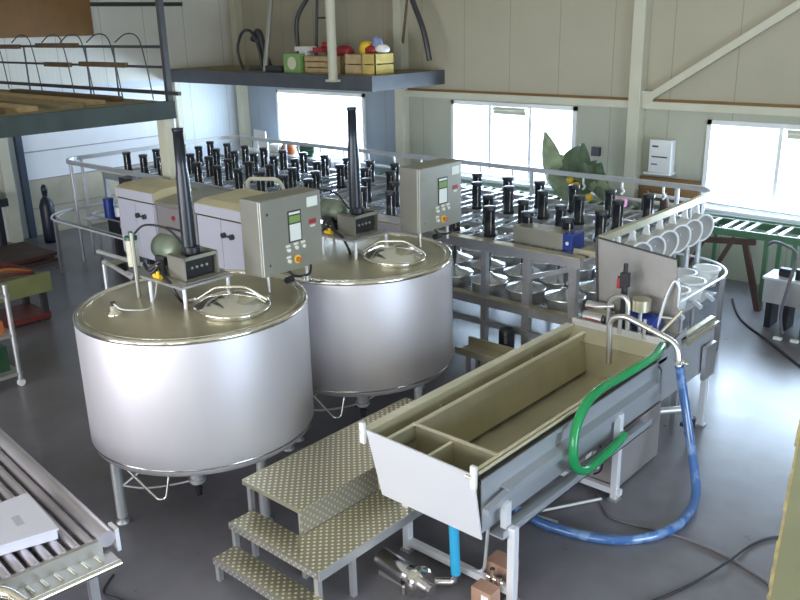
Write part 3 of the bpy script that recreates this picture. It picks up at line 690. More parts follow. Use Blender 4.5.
for k, (x, y, l) in enumerate(((-3.90,10.12,'white bucket at the curved far end of the low track'), (-4.06,9.78,'white bucket second from the curved end, behind the others'), (-3.83,9.5,'white bucket in the middle of the row on the low track'),
                   (-3.83,9.05,'white bucket second nearest the splash plate on the low track'), (-3.83,8.62,'white bucket nearest the splash plate, half hidden by it'))):
    if b0 is None:
        b0 = thing('bucket', '', 'bucket', (x,y,.76), 'white buckets on the low track')
        obj('tub', MB().lathe([(.001,.76),(.125,.76),(.155,.98),(.148,.98),(.118,.78),(.001,.78)], (x,y,0), 28, sharp=(0,2)), 'white_plastic', b0)
        obj('rim', MB().lathe([(.155,.96),(.172,.965),(.172,.985),(.15,.985)], (x,y,0), 28), 'white_plastic', b0)
        xx, yy = x, y; bk = b0
    else: bk = dup(b0, (x-xx,y-yy,0))
    bk['label'] = l

# ------------------------------------------------------------------ drainage trough
tr = thing('drainage_trough', 'long open stainless trough on a white frame in the foreground', 'trough', (-3.5,6,0))
XL, XR, YN, YF = -4.0, -3.02, 4.10, 7.05
poly = [(XL,1.09),(XR,1.06),(-2.95,.53),(-3.86,.53)]
# end plate leaning slightly
obj('end_plate', MB().sheet([(XL-.005,4.06,1.10),(-3.01,4.06,1.08),(-2.955,4.085,.585),(-3.885,4.085,.585)], .014), 'end_plate', tr, label='pale front end plate')
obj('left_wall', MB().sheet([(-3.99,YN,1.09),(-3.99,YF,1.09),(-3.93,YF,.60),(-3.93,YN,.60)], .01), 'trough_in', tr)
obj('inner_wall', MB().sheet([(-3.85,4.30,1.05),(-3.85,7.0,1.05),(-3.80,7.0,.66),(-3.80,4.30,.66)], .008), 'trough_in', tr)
obj('inner_lip', MB().bx(-3.862,-3.83,4.12,7.0,1.045,1.06), 'rim_bright', tr)
for k in range(5): obj('bolt', MB().cyl((-3.98,4.9+k*.45,1.0),(-3.962,4.9+k*.45,1.0),.014,seg=8), 'polished', tr)
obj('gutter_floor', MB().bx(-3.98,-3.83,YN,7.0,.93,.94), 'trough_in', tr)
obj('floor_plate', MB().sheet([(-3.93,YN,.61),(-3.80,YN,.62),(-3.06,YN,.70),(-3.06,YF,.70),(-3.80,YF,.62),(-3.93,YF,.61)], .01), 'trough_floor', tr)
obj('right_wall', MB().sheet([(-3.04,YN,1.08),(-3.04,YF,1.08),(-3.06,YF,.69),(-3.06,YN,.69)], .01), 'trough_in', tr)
obj('left_rim', MB().bx(-4.06,-3.99,YN,7.02,1.075,1.10).bx(-4.06,-4.045,YN,7.02,1.0,1.09).cyl((-4.10,4.2,1.06),(-4.10,7.0,1.06),.012), 'rim_bright', tr)
obj('right_rim', MB().bx(-3.045,-3.02,YN,6.95,1.07,1.09).cyl((-3.0,YN,1.075),(-3.0,6.95,1.075),.012), 'rim_bright', tr)
obj('side_channel', MB().bx(-3.005,-2.975,YN,6.95,1.02,1.04).bx(-2.985,-2.975,YN,6.95,1.0,1.03), 'dark_steel', tr)
obj('channel_lip', MB().bx(-2.975,-2.965,YN,6.95,1.0,1.035), 'trough_out', tr)
# outer right side: upper skin, slanted lower panel, ledge
obj('side_panel', MB().sheet([(-3.0,YN+.03,1.03),(-3.0,6.9,1.03),(-2.99,6.9,.60),(-2.99,YN+.03,.60)], .01), 'trough_out', tr)
obj('side_ledge', MB().bx(-2.99,-2.86,YN+.12,6.5,.545,.555).bx(-2.87,-2.86,YN+.12,6.5,.545,.61), 'trough_out', tr)
obj('side_rail', MB().prism([(-2.99,.88),(-2.92,.865),(-2.92,.80),(-2.93,.80),(-2.93,.855),(-2.99,.865)], 1, YN+.25, 6.7), 'trough_out', tr)
obj('splice_plate', MB().bar((-2.935,4.1,.80),(-2.935,4.4,.84),.05,.05), 'trough_out', tr)
obj('far_wall', MB().bx(-3.93,-3.04,6.99,7.0,.62,1.0), 'trough_in', tr)
obj('bottom', MB().sheet([(-3.93,YN+.02,.60),(-2.99,YN+.02,.60),(-2.99,YF,.60),(-3.93,YF,.60)], .01), 'trough_out', tr)
for x, y in ((-4.03,4.05),(-2.995,4.05)):
    c = obj('corner_clamp', MB().bx(x-.025,x+.02,y-.02,y+.005,.99,1.16), 'white_paint', tr)
    obj('clamp_bolt', MB().cyl((x-.05,y-.03,1.08),(x-.01,y-.03,1.08),.012,seg=8), 'polished', c)
obj('divider', MB().sheet([(-3.83,4.42,1.07),(-3.05,4.40,1.06),(-3.06,4.40,.7),(-3.81,4.42,.66)], .008), 'trough_in', tr)
obj('divider_edge', MB().bx(-3.85,-3.05,4.398,4.422,1.06,1.074).bx(-3.478,-3.452,4.1,4.40,1.03,1.042), 'rim_bright', tr)
obj('cross_divider', MB().bx(-3.475,-3.455,4.1,4.41,.68,1.03).bx(-3.48,-3.45,4.1,4.41,1.025,1.04), 'trough_in', tr)
obj('left_divider', MB().bx(-3.85,-3.83,4.16,4.42,.66,1.05), 'trough_in', tr)
# far extension (raised channel past the pumps)
ex = obj('side_extension', MB().sheet([(-2.98,6.9,1.10),(-2.96,8.0,1.02),(-2.94,8.0,.62),(-2.97,6.9,.60)], .012), 'trough_out', tr)
obj('extension_rail', MB().bar((-2.99,7.25,1.10),(-2.99,8.05,1.10),.05,.03).bar((-2.93,7.25,1.06),(-2.93,8.05,1.06),.03,.03), 'vat_top', ex)
obj('extension_gusset', MB().sheet([(-2.97,6.75,1.05),(-2.97,7.35,1.20),(-2.97,7.35,.98),(-2.97,6.9,.9)], .01), 'trough_out', ex)
# frame
for x, y, z in ((-3.83,4.3,.6),(-2.84,4.3,.62),(-2.93,6.0,.83),(-3.83,6.0,.6),(-2.93,7.83,.62),(-3.83,7.8,.6)):
    lg = obj('leg', MB().bx(x-.03,x+.03,y-.03,y+.03,.02,z), 'white_metal', tr, .004)
    obj('foot', MB().bx(x-.045,x+.045,y-.045,y+.045,0,.02), 'steel_frame', lg)
for y in (4.3, 6.0):
    obj('cross_bar', MB().bx(-3.8,-2.87,y-.025,y+.025,.06,.115), 'white_metal', tr)
obj('post_plate', MB().bx(-2.93,-2.88,4.27,4.33,.60,.80), 'white_metal', tr)
obj('rear_bracket', MB().bx(-2.93,-2.89,7.7,7.95,.55,.9), 'steel_frame', tr)
tag(obj('side_cabinet', MB().bx(-3.42,-2.98,6.05,6.95,.02,.57), 'cabinet_grey', bevel=.008), 'plain grey steel box under the trough by the middle leg', 'box')
wt = thing('white_timer', 'small white twin switch with wires under the trough', 'switch', (-3.1,5.98,.22))
obj('switch_body', MB().bx(-3.17,-3.12,5.9,5.93,.30,.46).bx(-3.10,-3.05,5.9,5.93,.30,.46), 'white_plastic', wt)
obj('wire', MB().tube(smooth([(-3.14,5.92,.45),(-3.12,5.9,.54),(-3.04,5.92,.5),(-3.03,5.93,.3),(-3.1,5.93,.22)]), .01, 6), 'black_plastic', wt)
tag(obj('fallen_bracket', MB().cyl((-3.42,5.2,.03),(-3.0,5.9,.03),.012).cyl((-3.4,5.3,.03),(-3.1,5.35,.03),.01), 'cable_white'), 'thin white rods lying on the floor under the trough', 'rod')
tv = thing('tap_valve', 'steel drain pipe with dark valve under the far end of the trough', 'valve', (-3.0,7.2,.2))
obj('pipe', MB().tube(bend([(-3.1,6.98,.60),(-3.1,6.98,.42),(-2.88,7.3,.40),(-2.85,7.35,.25)], .05), .035, 12), 'steel_satin', tv)
obj('valve', MB().cyl((-2.85,7.35,.12),(-2.85,7.35,.30),.05).bx(-2.93,-2.80,7.3,7.34,.2,.24), 'black_plastic', tv)
obj('nozzle', MB().cyl((-2.85,7.35,.02),(-2.85,7.35,.12),.018), 'steel', tv)

# pump gear at the far end
sp = thing('splash_plate', 'upright brown-grey steel plate behind the pumps at the trough end', 'panel', (-3.6,7.5,1.0))
obj('plate', MB().sheet([(-4.0,7.45,1.90),(-3.12,7.35,1.84),(-3.03,7.35,1.02),(-3.93,7.45,1.02)], .014), 'plate_grey', sp)
obj('edge_strip', MB().bar((-4.0,7.43,1.90),(-3.94,7.43,1.02),.02,.02).bar((-4.0,7.43,1.905),(-3.12,7.33,1.845),.02,.015), 'dark_steel', sp)
for x in (-3.93,-3.1): obj('stand', MB().bx(x,x+.05,7.45,7.5,0,1.04), 'steel_frame', sp)
hd = thing('trough_head', 'beige sloping steel head piece across the far end of the trough', 'panel', (-3.5,7.1,.98))
obj('apron', MB().sheet([(-4.0,6.92,.98),(-3.05,6.92,.98),(-3.05,7.08,1.10),(-4.0,7.08,1.10)], .01), 'vat_top', hd)
obj('shelf', MB().bx(-4.0,-3.04,7.08,7.42,1.0,1.11), 'steel_frame', hd)
obj('flange', MB().bx(-4.02,-3.04,7.05,7.08,1.08,1.15), 'steel_satin', hd)
for x, y, z, l in ((-4.02,7.35,1.21,'farther short steel cylinder beside the splash plate'), (-3.93,7.14,1.17,'nearer short steel cylinder at the trough corner')):
    c = thing('air_cylinder', l, 'cylinder', (x+.1,y,z-.06))
    obj('barrel', MB().cyl((x,y,z),(x+.2,y,z),.05,seg=20), 'steel', c)
    obj('end_cap', MB().cyl((x+.2,y,z),(x+.23,y,z),.035).cyl((x+.23,y,z),(x+.28,y,z),.015), 'dark_steel', c)
    obj('stripe', MB().bx(x+.03,x+.18,y-.053,y-.045,z-.012,z+.0), 'red', c, label='thin red stripe')
    obj('mount', MB().bx(x+.02,x+.18,y-.04,y+.04,z-.065,z-.04), 'steel_frame', c)
tag(obj('valve_block', MB().bx(-3.90,-3.68,7.16,7.3,1.11,1.22), 'vat_top', bevel=.005), 'beige valve block between the short steel cylinders', 'box')
ac = thing('black_actuator', 'slim black upright valve in front of the splash plate', 'valve', (-3.56,7.22,1.11))
obj('body', MB().cyl((-3.56,7.22,1.11),(-3.56,7.22,1.52),.03).bx(-3.60,-3.52,7.19,7.25,1.52,1.66), 'black_plastic', ac)
obj('spindle', MB().cyl((-3.56,7.22,1.66),(-3.56,7.22,1.75),.022).cyl((-3.63,7.22,1.6),(-3.60,7.22,1.6),.02), 'black_plastic', ac)
obj('red_clip', MB().bx(-3.63,-3.6,7.19,7.23,1.5,1.6), 'red', ac)
pb = thing('transfer_pump', 'round steel pump on a post above the blue motor', 'pump', (-3.35,7.2,1.11))
obj('drum', MB().cyl((-3.37,7.2,1.33),(-3.37,7.2,1.44),.095,seg=24), 'vat_top', pb)
obj('post', MB().cyl((-3.34,7.14,1.11),(-3.34,7.14,1.4),.02), 'steel', pb)
bm_ = thing('blue_motor', 'blue pump motor in front of the splash plate', 'motor', (-3.3,7.2,1.11))
obj('body', MB().cyl((-3.46,7.26,1.21),(-3.2,7.22,1.21),.085,seg=20), 'blue_motor', bm_)
obj('feet', MB().bx(-3.44,-3.22,7.18,7.30,1.11,1.14), 'dark_steel', bm_)
obj('fan_cover', MB().cyl((-3.52,7.27,1.21),(-3.46,7.26,1.21),.075,seg=20), 'dark_steel', bm_)
tag(obj('steel_pipe', MB().tube(bend([(-3.66,7.12,1.11),(-3.66,7.12,1.42),(-3.46,7.1,1.48),(-3.44,7.1,1.11)], .12,8), .026, 12), 'steel'), 'short bent steel pipe beside the black upright valve', 'pipe')
sp2 = thing('swing_pipe', 'steel swing pipe arching over the trough end to the blue hose', 'pipe', (-3.2,6.8,1))
obj('pipe', MB().tube(bend([(-3.42,6.72,.92),(-3.44,6.72,1.36),(-3.30,6.72,1.42),(-2.78,6.72,1.27),(-2.74,6.70,1.05)], .09, 8), .027, 12), 'steel', sp2)
obj('clamp', MB().cyl((-3.05,6.72,1.35),(-3.03,6.72,1.345),.035).cyl((-2.74,6.70,1.10),(-2.74,6.70,1.13),.04).cyl((-2.74,6.70,1.115),(-2.66,6.70,1.115),.01), 'polished', sp2)
tag(obj('tall_pipe', MB().tube(bend([(-3.22,7.22,1.1),(-3.16,7.28,1.5),(-3.10,7.3,1.66),(-3.05,7.3,1.6),(-3.05,7.3,1.4)], .08), .018, 10), 'steel_satin'), 'thin steel pipe leaning at the right edge of the splash plate', 'pipe')
tag(obj('slanted_rod', MB().cyl((-3.18,7.15,1.1),(-3.02,7.32,1.36),.016), 'vat_top'), 'slanted rod at the foot of the splash plate', 'rod')
for a, c, r, l in (((-3.8,7.1,1.30),(-3.6,7.12,1.34),.02,'short level steel pipe left of the black upright valve'), ((-3.2,7.25,1.28),(-3.05,7.3,1.28),.015,'thin level steel pipe right of the blue motor'),
                   ((-3.25,7.05,1.11),(-3.25,7.05,1.30),.018,'short upright steel pipe in front of the blue motor'), ((-3.50,7.05,1.11),(-3.50,7.05,1.28),.02,'short upright steel pipe in front of the black valve')):
    tag(obj('pipe_fitting', MB().cyl(a, c, r), 'steel'), l, 'pipe')
# hoses
tag(obj('green_hose', MB().tube(smooth([(-2.99,6.88,1.15),(-2.93,6.6,1.16),(-2.92,6.25,1.17),(-2.93,5.95,1.17),(-2.92,5.65,1.19),(-2.90,5.38,1.17),(-2.88,5.2,1.06),(-2.86,5.12,.90),(-2.85,5.14,.74),(-2.84,5.28,.64),(-2.85,5.5,.62),(-2.86,5.8,.63),(-2.88,6.0,.64)], 8), .038, 16), 'hose_green'), 'thick green hose looped over the trough side', 'hose')
tag(obj('blue_hose', MB().tube(smooth([(-2.74,6.70,1.08),(-2.72,6.72,.95),(-2.66,6.72,.7),(-2.56,6.65,.42),(-2.46,6.55,.2),(-2.38,6.42,.07),(-2.33,6.2,.04),(-2.32,5.9,.04),(-2.42,5.62,.04),(-2.62,5.40,.04),(-2.9,5.28,.04),(-3.2,5.24,.04),(-3.5,5.3,.04)], 8), .04, 16), 'hose_blue'), 'shiny blue hose hanging from the swing pipe and curling over the floor', 'hose')
dh = thing('drain_hose', 'light blue vertical hose under the trough front', 'hose', (-3.26,4.2,0))
obj('sleeve', MB().cyl((-3.25,4.17,.12),(-3.27,4.17,.59),.037,seg=20), 'hose_cyan', dh)
obj('elbow', MB().tube(bend([(-3.25,4.17,.15),(-3.25,4.17,.05),(-3.40,4.05,.05)], .07), .032, 14), 'pump_steel', dh)
pu = thing('floor_pump', 'polished steel pump lying on the floor under the trough front', 'pump', (-3.5,4.1,0))
ax = Vector((-.97,.1,0)).normalized()
P = lambda s: Vector((-3.30,3.93,.10))+ax*s
obj('motor_body', MB().cyl(P(.22),P(.52),.085,seg=24), 'pump_steel', pu)
obj('pump_head', MB().cyl(P(.05),P(.16),.10,seg=24).cyl(P(.16),P(.22),.06,seg=24).cyl(P(-.03),P(.05),.045,seg=16), 'pump_steel', pu)
obj('flange_ring', MB().cyl(P(.10),P(.125),.12,seg=24), 'polished', pu)
obj('drain_leg', MB().cyl(P(.2)+Vector((0,-.08,-.04)),P(.2)+Vector((0,-.08,-.11)),.014), 'steel', pu)
obj('feet', MB().bx(-3.80,-3.50,3.92,4.0,0,.03), 'steel_frame', pu)
tag(obj('outlet_pipe', MB().tube(bend([(-3.3,4.3,.08),(-3.1,4.32,.12),(-3.08,4.34,.55)], .06), .014, 8), 'steel_satin'), 'thin steel riser pipe behind the light blue hose', 'pipe')
tb = thing('brown_crate', 'brown carton with a white label on the floor beside the trough leg', 'box', (-3.0,4.4,0))
obj('carton', MB().bx(-3.07,-2.90,4.12,4.24,.0,.13), 'brown_card', tb)
tag(obj('brown_carton', MB().bx(-3.12,-2.93,4.36,4.52,0,.2), 'brown_card'), 'brown carton behind the cross bar of the trough frame', 'box')
obj('white_label', MB().bx(-2.98,-2.92,4.115,4.12,.03,.10), 'white_paint', tb)
tag(obj('valve_fittings', MB().cyl((-3.0,4.28,.115),(-3.0,4.28,.22),.02).cyl((-2.94,4.28,.115),(-2.94,4.28,.18),.025).cyl((-3.04,4.28,.14),(-2.9,4.28,.14),.015), 'polished'), 'small chrome fittings on the cross bar of the trough frame', 'fitting')

# ------------------------------------------------------------------ steps
st = thing('steps', 'three-level metal steps with studded treads in front of the trough', 'steps', (-4.3,3.8,0))
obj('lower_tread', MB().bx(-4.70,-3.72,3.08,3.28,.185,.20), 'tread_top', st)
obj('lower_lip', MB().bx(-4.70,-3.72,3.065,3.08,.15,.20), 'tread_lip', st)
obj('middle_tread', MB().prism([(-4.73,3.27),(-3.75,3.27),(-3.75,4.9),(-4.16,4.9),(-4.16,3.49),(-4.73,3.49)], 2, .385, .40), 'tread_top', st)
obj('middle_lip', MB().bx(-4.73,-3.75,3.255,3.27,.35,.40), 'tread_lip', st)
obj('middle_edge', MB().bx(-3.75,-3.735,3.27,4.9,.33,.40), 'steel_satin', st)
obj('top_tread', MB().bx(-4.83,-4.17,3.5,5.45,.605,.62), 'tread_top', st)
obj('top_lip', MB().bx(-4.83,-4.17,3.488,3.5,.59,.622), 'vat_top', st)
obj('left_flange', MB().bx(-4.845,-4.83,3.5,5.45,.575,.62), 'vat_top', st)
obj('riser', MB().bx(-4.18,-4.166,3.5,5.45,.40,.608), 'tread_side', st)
for x, y, z in ((-4.68,3.1,.16),(-4.68,3.25,.18),(-3.76,3.1,.16),(-3.76,3.25,.18),(-4.70,3.29,.37),(-4.71,3.47,.38),(-3.78,3.29,.38),(-3.77,3.62,.38),(-3.78,4.85,.38),(-4.80,3.54,.6),(-4.80,5.4,.6),(-4.2,3.54,.6),(-4.2,5.4,.6)):
    obj('leg', MB().bx(x-.02,x+.02,y-.02,y+.02,0,z), 'steel_satin', st)

# ------------------------------------------------------------------ roller conveyor, bottom left
RC = Matrix.Translation(Vector((-4.72,2.28,0))) @ Matrix.Rotation(math.radians(174.4),4,'Z')
# local: x away to the left, y towards the camera
rc = thing('roller_conveyor', 'steel roller conveyor in the bottom left corner of the photo', 'conveyor', (-5.7,1.9,0))
obj('side_beam', MB().cyl((-.02,.0,.78),(3.2,.0,.775),.058,seg=20).xf(RC), 'roller_left', rc, label='wide pale side tube')
obj('end_channel', MB().bx(-.02,.02,.04,1.6,.70,.79).bx(-.22,-.02,-.0,1.6,.69,.70).xf(RC), 'steel', rc)
obj('end_tube', MB().cyl((-.22,.01,.705),(-.22,1.6,.705),.022,seg=16).xf(RC), 'polished', rc, label='bright outer tube')
obj('corner_plate', MB().bx(-.03,.08,-.08,-.055,.66,.83).xf(RC), 'white_metal', rc)
for k in range(16):
    y = .10+k*.088
    r = obj('roller', MB().cyl((.02,y,.765),(3.2,y,.76),.031,seg=14).xf(RC), 'roller_left', rc)
    obj('roller_bolt', MB().cyl((-.15,y,.712),(-.06,y+.01,.712),.012,seg=8).xf(RC), 'polished', r)
obj('bed_plate', MB().bx(.02,3.2,.05,1.6,.68,.69).xf(RC), 'steel_frame', rc)
for x, y in ((.1,.1),(.1,1.4),(2.8,.1),(2.8,1.4)): obj('leg', MB().bx(x-.03,x+.03,y-.03,y+.03,0,.69).xf(RC), 'steel_frame', rc)
obj('elbow_pipe', MB().tube(bend([(.1,1.3,.80),(.0,.80,.78),(-.07,.68,.76),(-.22,.62,.72)], .1), .035, 12).xf(RC), 'polished', rc)
bx_ = thing('white_box', 'flat white plastic box lying on the rollers, bottom left', 'box', (-5.2,1.85,.79))
b = MB().prism([(-5.55,1.86),(-5.52,2.14),(-4.93,2.06),(-5.05,1.70)], 2, .793, .86)
obj('box', b, 'white_lilac', bx_, .008)
obj('lid', MB().prism([(-5.56,1.85),(-5.53,2.15),(-4.92,2.07),(-5.04,1.69)], 2, .86, .875), 'white_lilac', bx_, .004)
obj('faint_print', MB().prism([(-5.3,1.92),(-5.29,1.97),(-5.15,1.95),(-5.16,1.9)], 2, .875, .8755), 'cabinet_white', bx_)

# ------------------------------------------------------------------ back wall conveyor
gc = thing('window_conveyor', 'green framed roller conveyor running under the windows', 'conveyor', (-8,12.2,0))
obj('side_rail', MB().bx(-12.8,-2.2,11.88,11.92,.98,1.08), 'green_frame', gc)
obj('side_rail', MB().bx(-12.8,-2.2,12.5,12.54,.98,1.08), 'green_frame', gc)
r0 = None; n = 0; random.seed(9)
x = -12.7
while x < -2.3:
    if r0 is None:
        r0 = obj('roller', MB().cyl((x,11.92,1.06),(x,12.5,1.06),.032,seg=12), 'roller', gc); xr = x
    else:
        c = r0.copy(); C.objects.link(c); c.parent = gc; c.location = (x-xr,0,0)
    x += random.choice((.16,.26,.3)) if x > -5.6 else .2
for x in (-12.7,-11,-9,-7.3,-5.3,-4.72,-3.78,-3.4,-2.4):
    for y in (11.92,12.5): obj('leg', MB().bx(x-.03,x+.03,y-.03,y+.03,0,.98), 'green_frame', gc)
obj('guide_tube', MB().cyl((-12.8,12.62,1.2),(-2.2,12.62,1.13),.035).cyl((-6.0,12.7,1.26),(-2.2,12.7,1.17),.03), 'white_metal', gc)
tag(obj('grey_tray', MB().bx(-12.4,-7.2,11.45,11.8,1.08,1.12).bx(-12.4,-7.2,11.78,11.8,1.1,1.2), 'steel_satin'), 'long grey tray on trestles in front of the middle window', 'tray')
tag(obj('tray_trestle', MB().bx(-12.2,-12.1,11.5,11.75,0,1.08).bx(-9.8,-9.7,11.5,11.75,0,1.08).bx(-7.4,-7.3,11.5,11.75,0,1.08), 'green_frame'), 'low trestle under the long grey tray', 'trestle')
xt = thing('wooden_trestle', 'dark brown wooden trestle leaning under the green conveyor', 'trestle', (-4.2,11.8,0))
obj('leg', MB().bar((-4.65,11.75,0),(-4.2,11.8,.98),.08,.06), 'rust_wood', xt); obj('leg', MB().bar((-3.75,11.75,.0),(-4.05,11.8,.98),.08,.06), 'rust_wood', xt)
obj('cross_piece', MB().bar((-4.6,11.8,.9),(-3.9,11.8,.96),.06,.08), 'rust_wood', xt)
tag(obj('wooden_bar', MB().bar((-5.05,11.7,.0),(-4.6,11.84,.95),.1,.05), 'rust_wood'), 'dark wooden plank leaning left of the brown trestle', 'plank')
sk = thing('parts_bin', 'white and grey bin on a dark stand at the right edge under the conveyor', 'bin', (-3.2,11.3,0))
obj('bin', MB().bx(-3.5,-2.9,11.1,11.5,.36,.68), 'steel_satin', sk); obj('top', MB().bx(-3.52,-2.88,11.08,11.52,.68,.71), 'white_metal', sk)
for x in (-3.46,-3.25,-3.0): obj('leg', MB().bx(x,x+.08,11.15,11.45,0,.36), 'black_plastic', sk)
obj('machine', MB().bx(-3.36,-3.2,11.2,11.3,.71,.82).cyl((-3.1,11.2,.71),(-3.1,11.2,.85),.05), 'black_plastic', sk)
tag(obj('hooked_hose', MB().tube(smooth([(-3.6,11.4,1.05),(-3.5,11.35,1.12),(-3.35,11.32,1.10),(-3.2,11.3,1.0),(-3.16,11.0,.7),(-3.2,10.95,.3),(-3.15,10.95,.03)]), .02, 8), 'cable_grey'), 'grey hose hooked over the bin at the right edge', 'hose')
tag(obj('hose_reel', MB().lathe([(.05,-.08),(.22,-.08),(.22,-.05),(.14,-.04),(.14,.04),(.22,.05),(.22,.08),(.05,.08)], (-2.85,11.05,.42), 24, Matrix.Rotation(PI/2,3,'Y')).bx(-2.93,-2.77,10.95,11.15,0,.3), 'black_plastic'), 'dark reel on a stand at the right edge of the photo', 'reel')
tag(obj('white_scrap', MB().bx(-3.2,-3.1,10.75,10.8,0,.03), 'white_plastic'), 'small white scrap left of another on the floor by the bin', 'scrap')
tag(obj('white_scrap', MB().bx(-3.0,-2.9,10.78,10.83,0,.03), 'white_plastic'), 'small white scrap on the floor, right one below the bin', 'scrap')
# plant
pl = thing('leafy_plant', 'big green plant with broad leaves and yellow flowers in front of the window', 'plant', (-6.45,11.25,0))
obj('pot', MB().lathe([(.001,0),(.2,0),(.27,.45),(.25,.45),(.22,.4),(.001,.4)], (-6.4,11.25,0), 20), 'plank', pl)
obj('stem', MB().tube(smooth([(-6.4,11.25,.4),(-6.45,11.25,.9),(-6.5,11.22,1.4),(-6.5,11.2,1.75)]), .05, 8), 'leaf', pl)
def leaf(base, tip, w, bow, mm):
    A, B = Vector(base), Vector(tip); d = (B-A); u = d.normalized(); s = u.cross(Vector((0,1,0))).normalized(); nrm = s.cross(u).normalized(); rows = 8; vs = []; fs = []
    for i in range(rows+1):
        t = i/rows; ww = w*math.sin(PI*min(1,(t*.93+.05)))**.8*(1-.35*t)
        for j, e in enumerate((-1,-.5,0,.5,1)):
            vs.append(A+d*t+s*e*ww/2+nrm*(bow*math.sin(PI*t)+.12*w*abs(e)))
    for i in range(rows):
        for j in range(4): a = i*5+j; fs.append((a,a+1,a+6,a+5))
    th = [v+nrm*.004 for v in vs]; n = len(vs)
    b = MB(); b.add(vs, fs, True); b.add(th, fs, True)
    obj('leaf', b, mm, pl)
for a in (((-6.75,11.1,1.5),(-6.93,11.05,2.36),.42,.05,'leaf_pale'), ((-6.5,11.15,1.65),(-6.9,11.1,2.05),.4,.06,'leaf_pale'), ((-6.7,11.1,1.7),(-6.3,11.1,2.2),.42,.08,'leaf'),
          ((-6.45,11.1,1.6),(-6.25,11.0,2.25),.45,.06,'leaf'), ((-6.3,11.1,1.6),(-5.95,11.0,2.0),.42,.1,'leaf'), ((-6.25,11.1,1.9),(-5.85,11.0,1.45),.4,.1,'leaf'),
          ((-6.4,11.1,1.7),(-5.75,11.0,1.6),.3,.1,'leaf_pale'), ((-6.35,11.2,1.4),(-6.2,11.0,1.95),.4,.02,'leaf'), ((-6.6,11.2,1.3),(-6.75,11.0,1.85),.35,.02,'leaf_pale')): leaf(*a)
for c in ((-6.42,11.02,1.68),(-6.3,11.0,1.62),(-6.08,11.0,1.47)): obj('flower', MB().lathe([(.001,-.06),(.05,-.02),(.065,.04),(.02,.06),(.001,.06)], c, 10), 'yellow', pl)
# bits along the wall
fb = thing('distribution_box', 'white wall cupboard with drawers beside the cream column', 'box', (-5.83,12.95,1.6))
obj('cabinet', MB().bx(-6.05,-5.68,12.82,13.0,1.60,2.12), 'white_paint', fb, .01)
obj('shelf_gap', MB().bx(-6.0,-5.74,12.815,12.82,1.84,1.86), 'dark_steel', fb); obj('slot', MB().bx(-6.0,-5.9,12.815,12.82,2.0,2.03).bx(-6.0,-5.9,12.815,12.82,1.72,1.74), 'dark_steel', fb)
obj('drip_edge', MB().bx(-6.1,-5.66,12.78,13.0,1.57,1.60), 'white_paint', fb)
tag(obj('wood_panel', MB().bx(-6.22,-5.22,12.93,12.99,1.05,1.50), 'brown_board'), 'brown wood panel fixed to the wall under the white cupboard', 'board')
tag(obj('pink_bag', MB().bx(-6.42,-6.1,12.1,12.3,1.10,1.24), 'pink', bevel=.03), 'pink packet lying on the wall conveyor', 'packet')
tag(obj('brown_bottle', MB().lathe([(.001,1.1),(.07,1.1),(.07,1.3),(.03,1.38),(.03,1.42),(.001,1.42)], (-5.75,12.2,0), 12), 'rust_wood'), 'brown bottle on the wall conveyor, left of a second one', 'bottle')
tag(obj('brown_bottle', MB().lathe([(.001,1.1),(.07,1.1),(.07,1.3),(.03,1.38),(.03,1.42),(.001,1.42)], (-5.45,12.2,0), 12), 'rust_wood'), 'brown bottle on the wall conveyor, right of the other', 'bottle')
tag(obj('wall_socket', MB().bx(-7.15,-7.0,12.93,13.0,1.75,1.9), 'dark_steel'), 'small dark socket on the wall right of the plant', 'socket')
tag(obj('white_sheet', MB().sheet([(-15.35,12.3,1.75),(-14.95,12.3,1.72),(-14.85,12.2,1.32),(-15.3,12.2,1.32)], .02), 'white_paint'), 'white sheet leaning beside the left window', 'sheet')
tag(obj('side_table', MB().bx(-15.6,-13.0,12.0,12.7,1.25,1.3).bx(-15.5,-15.4,12.1,12.2,0,1.25).bx(-13.2,-13.1,12.1,12.2,0,1.25).bx(-15.5,-15.4,12.5,12.6,0,1.25).bx(-13.2,-13.1,12.5,12.6,0,1.25), 'steel_satin'), 'tall grey bench under the left window', 'table')
blob('white_heap', (-14.6,12.3,1.38), (.7,.4,.2), 'white_paint', 'heap of white cloth on the bench under the left window', 'cloth', 11)
blob('orange_bag', (-14.15,12.25,1.43), (.4,.3,.3), 'orange', 'orange bag on the bench under the left window', 'bag', 12)
blob('green_bag', (-13.6,12.25,1.44), (.5,.3,.32), 'dark_green', 'green bag on the bench under the left window', 'bag', 13)

# ------------------------------------------------------------------ left background
gb2 = tag(obj('gas_bottle', MB().lathe([(.001,0),(.13,0),(.14,.03),(.14,.72),(.1,.84),(.05,.9),(.05,.96),(.06,.97),(.06,1.08),(.03,1.14),(.001,1.14)], (-16.0,7.55,0), 20), 'gas_dark'), 'dark gas bottle standing in front of the big door', 'gas bottle')
mc = thing('conveyor_drive', 'dark machine with a blue motor at the left end of the press', 'machine', (-12.9,7.3,0))
obj('base', MB().bx(-13.1,-12.0,7.2,7.55,.6,1.1), 'black_plastic', mc); obj('housing', MB().bx(-12.75,-11.9,7.3,7.58,1.1,1.65), 'black_plastic', mc)
obj('blue_motor', MB().cyl((-12.9,7.15,.98),(-12.9,7.15,1.30),.09,seg=20), 'blue_motor', mc)
obj('hose_loops', MB().tube(smooth([(-12.3,7.1,1.1),(-12.5,7.1,.9),(-12.2,7.1,.75),(-12.0,7.1,.95),(-12.3,7.1,1.0)]), .025, 8), 'steel_satin', mc)
for x in (-13.05,-12.1): obj('leg', MB().bx(x,x+.1,7.25,7.35,0,.6), 'dark_steel', mc)
obj('white_valve', MB().cyl((-12.55,7.12,1.05),(-12.55,7.12,1.2),.07), 'white_metal', mc)
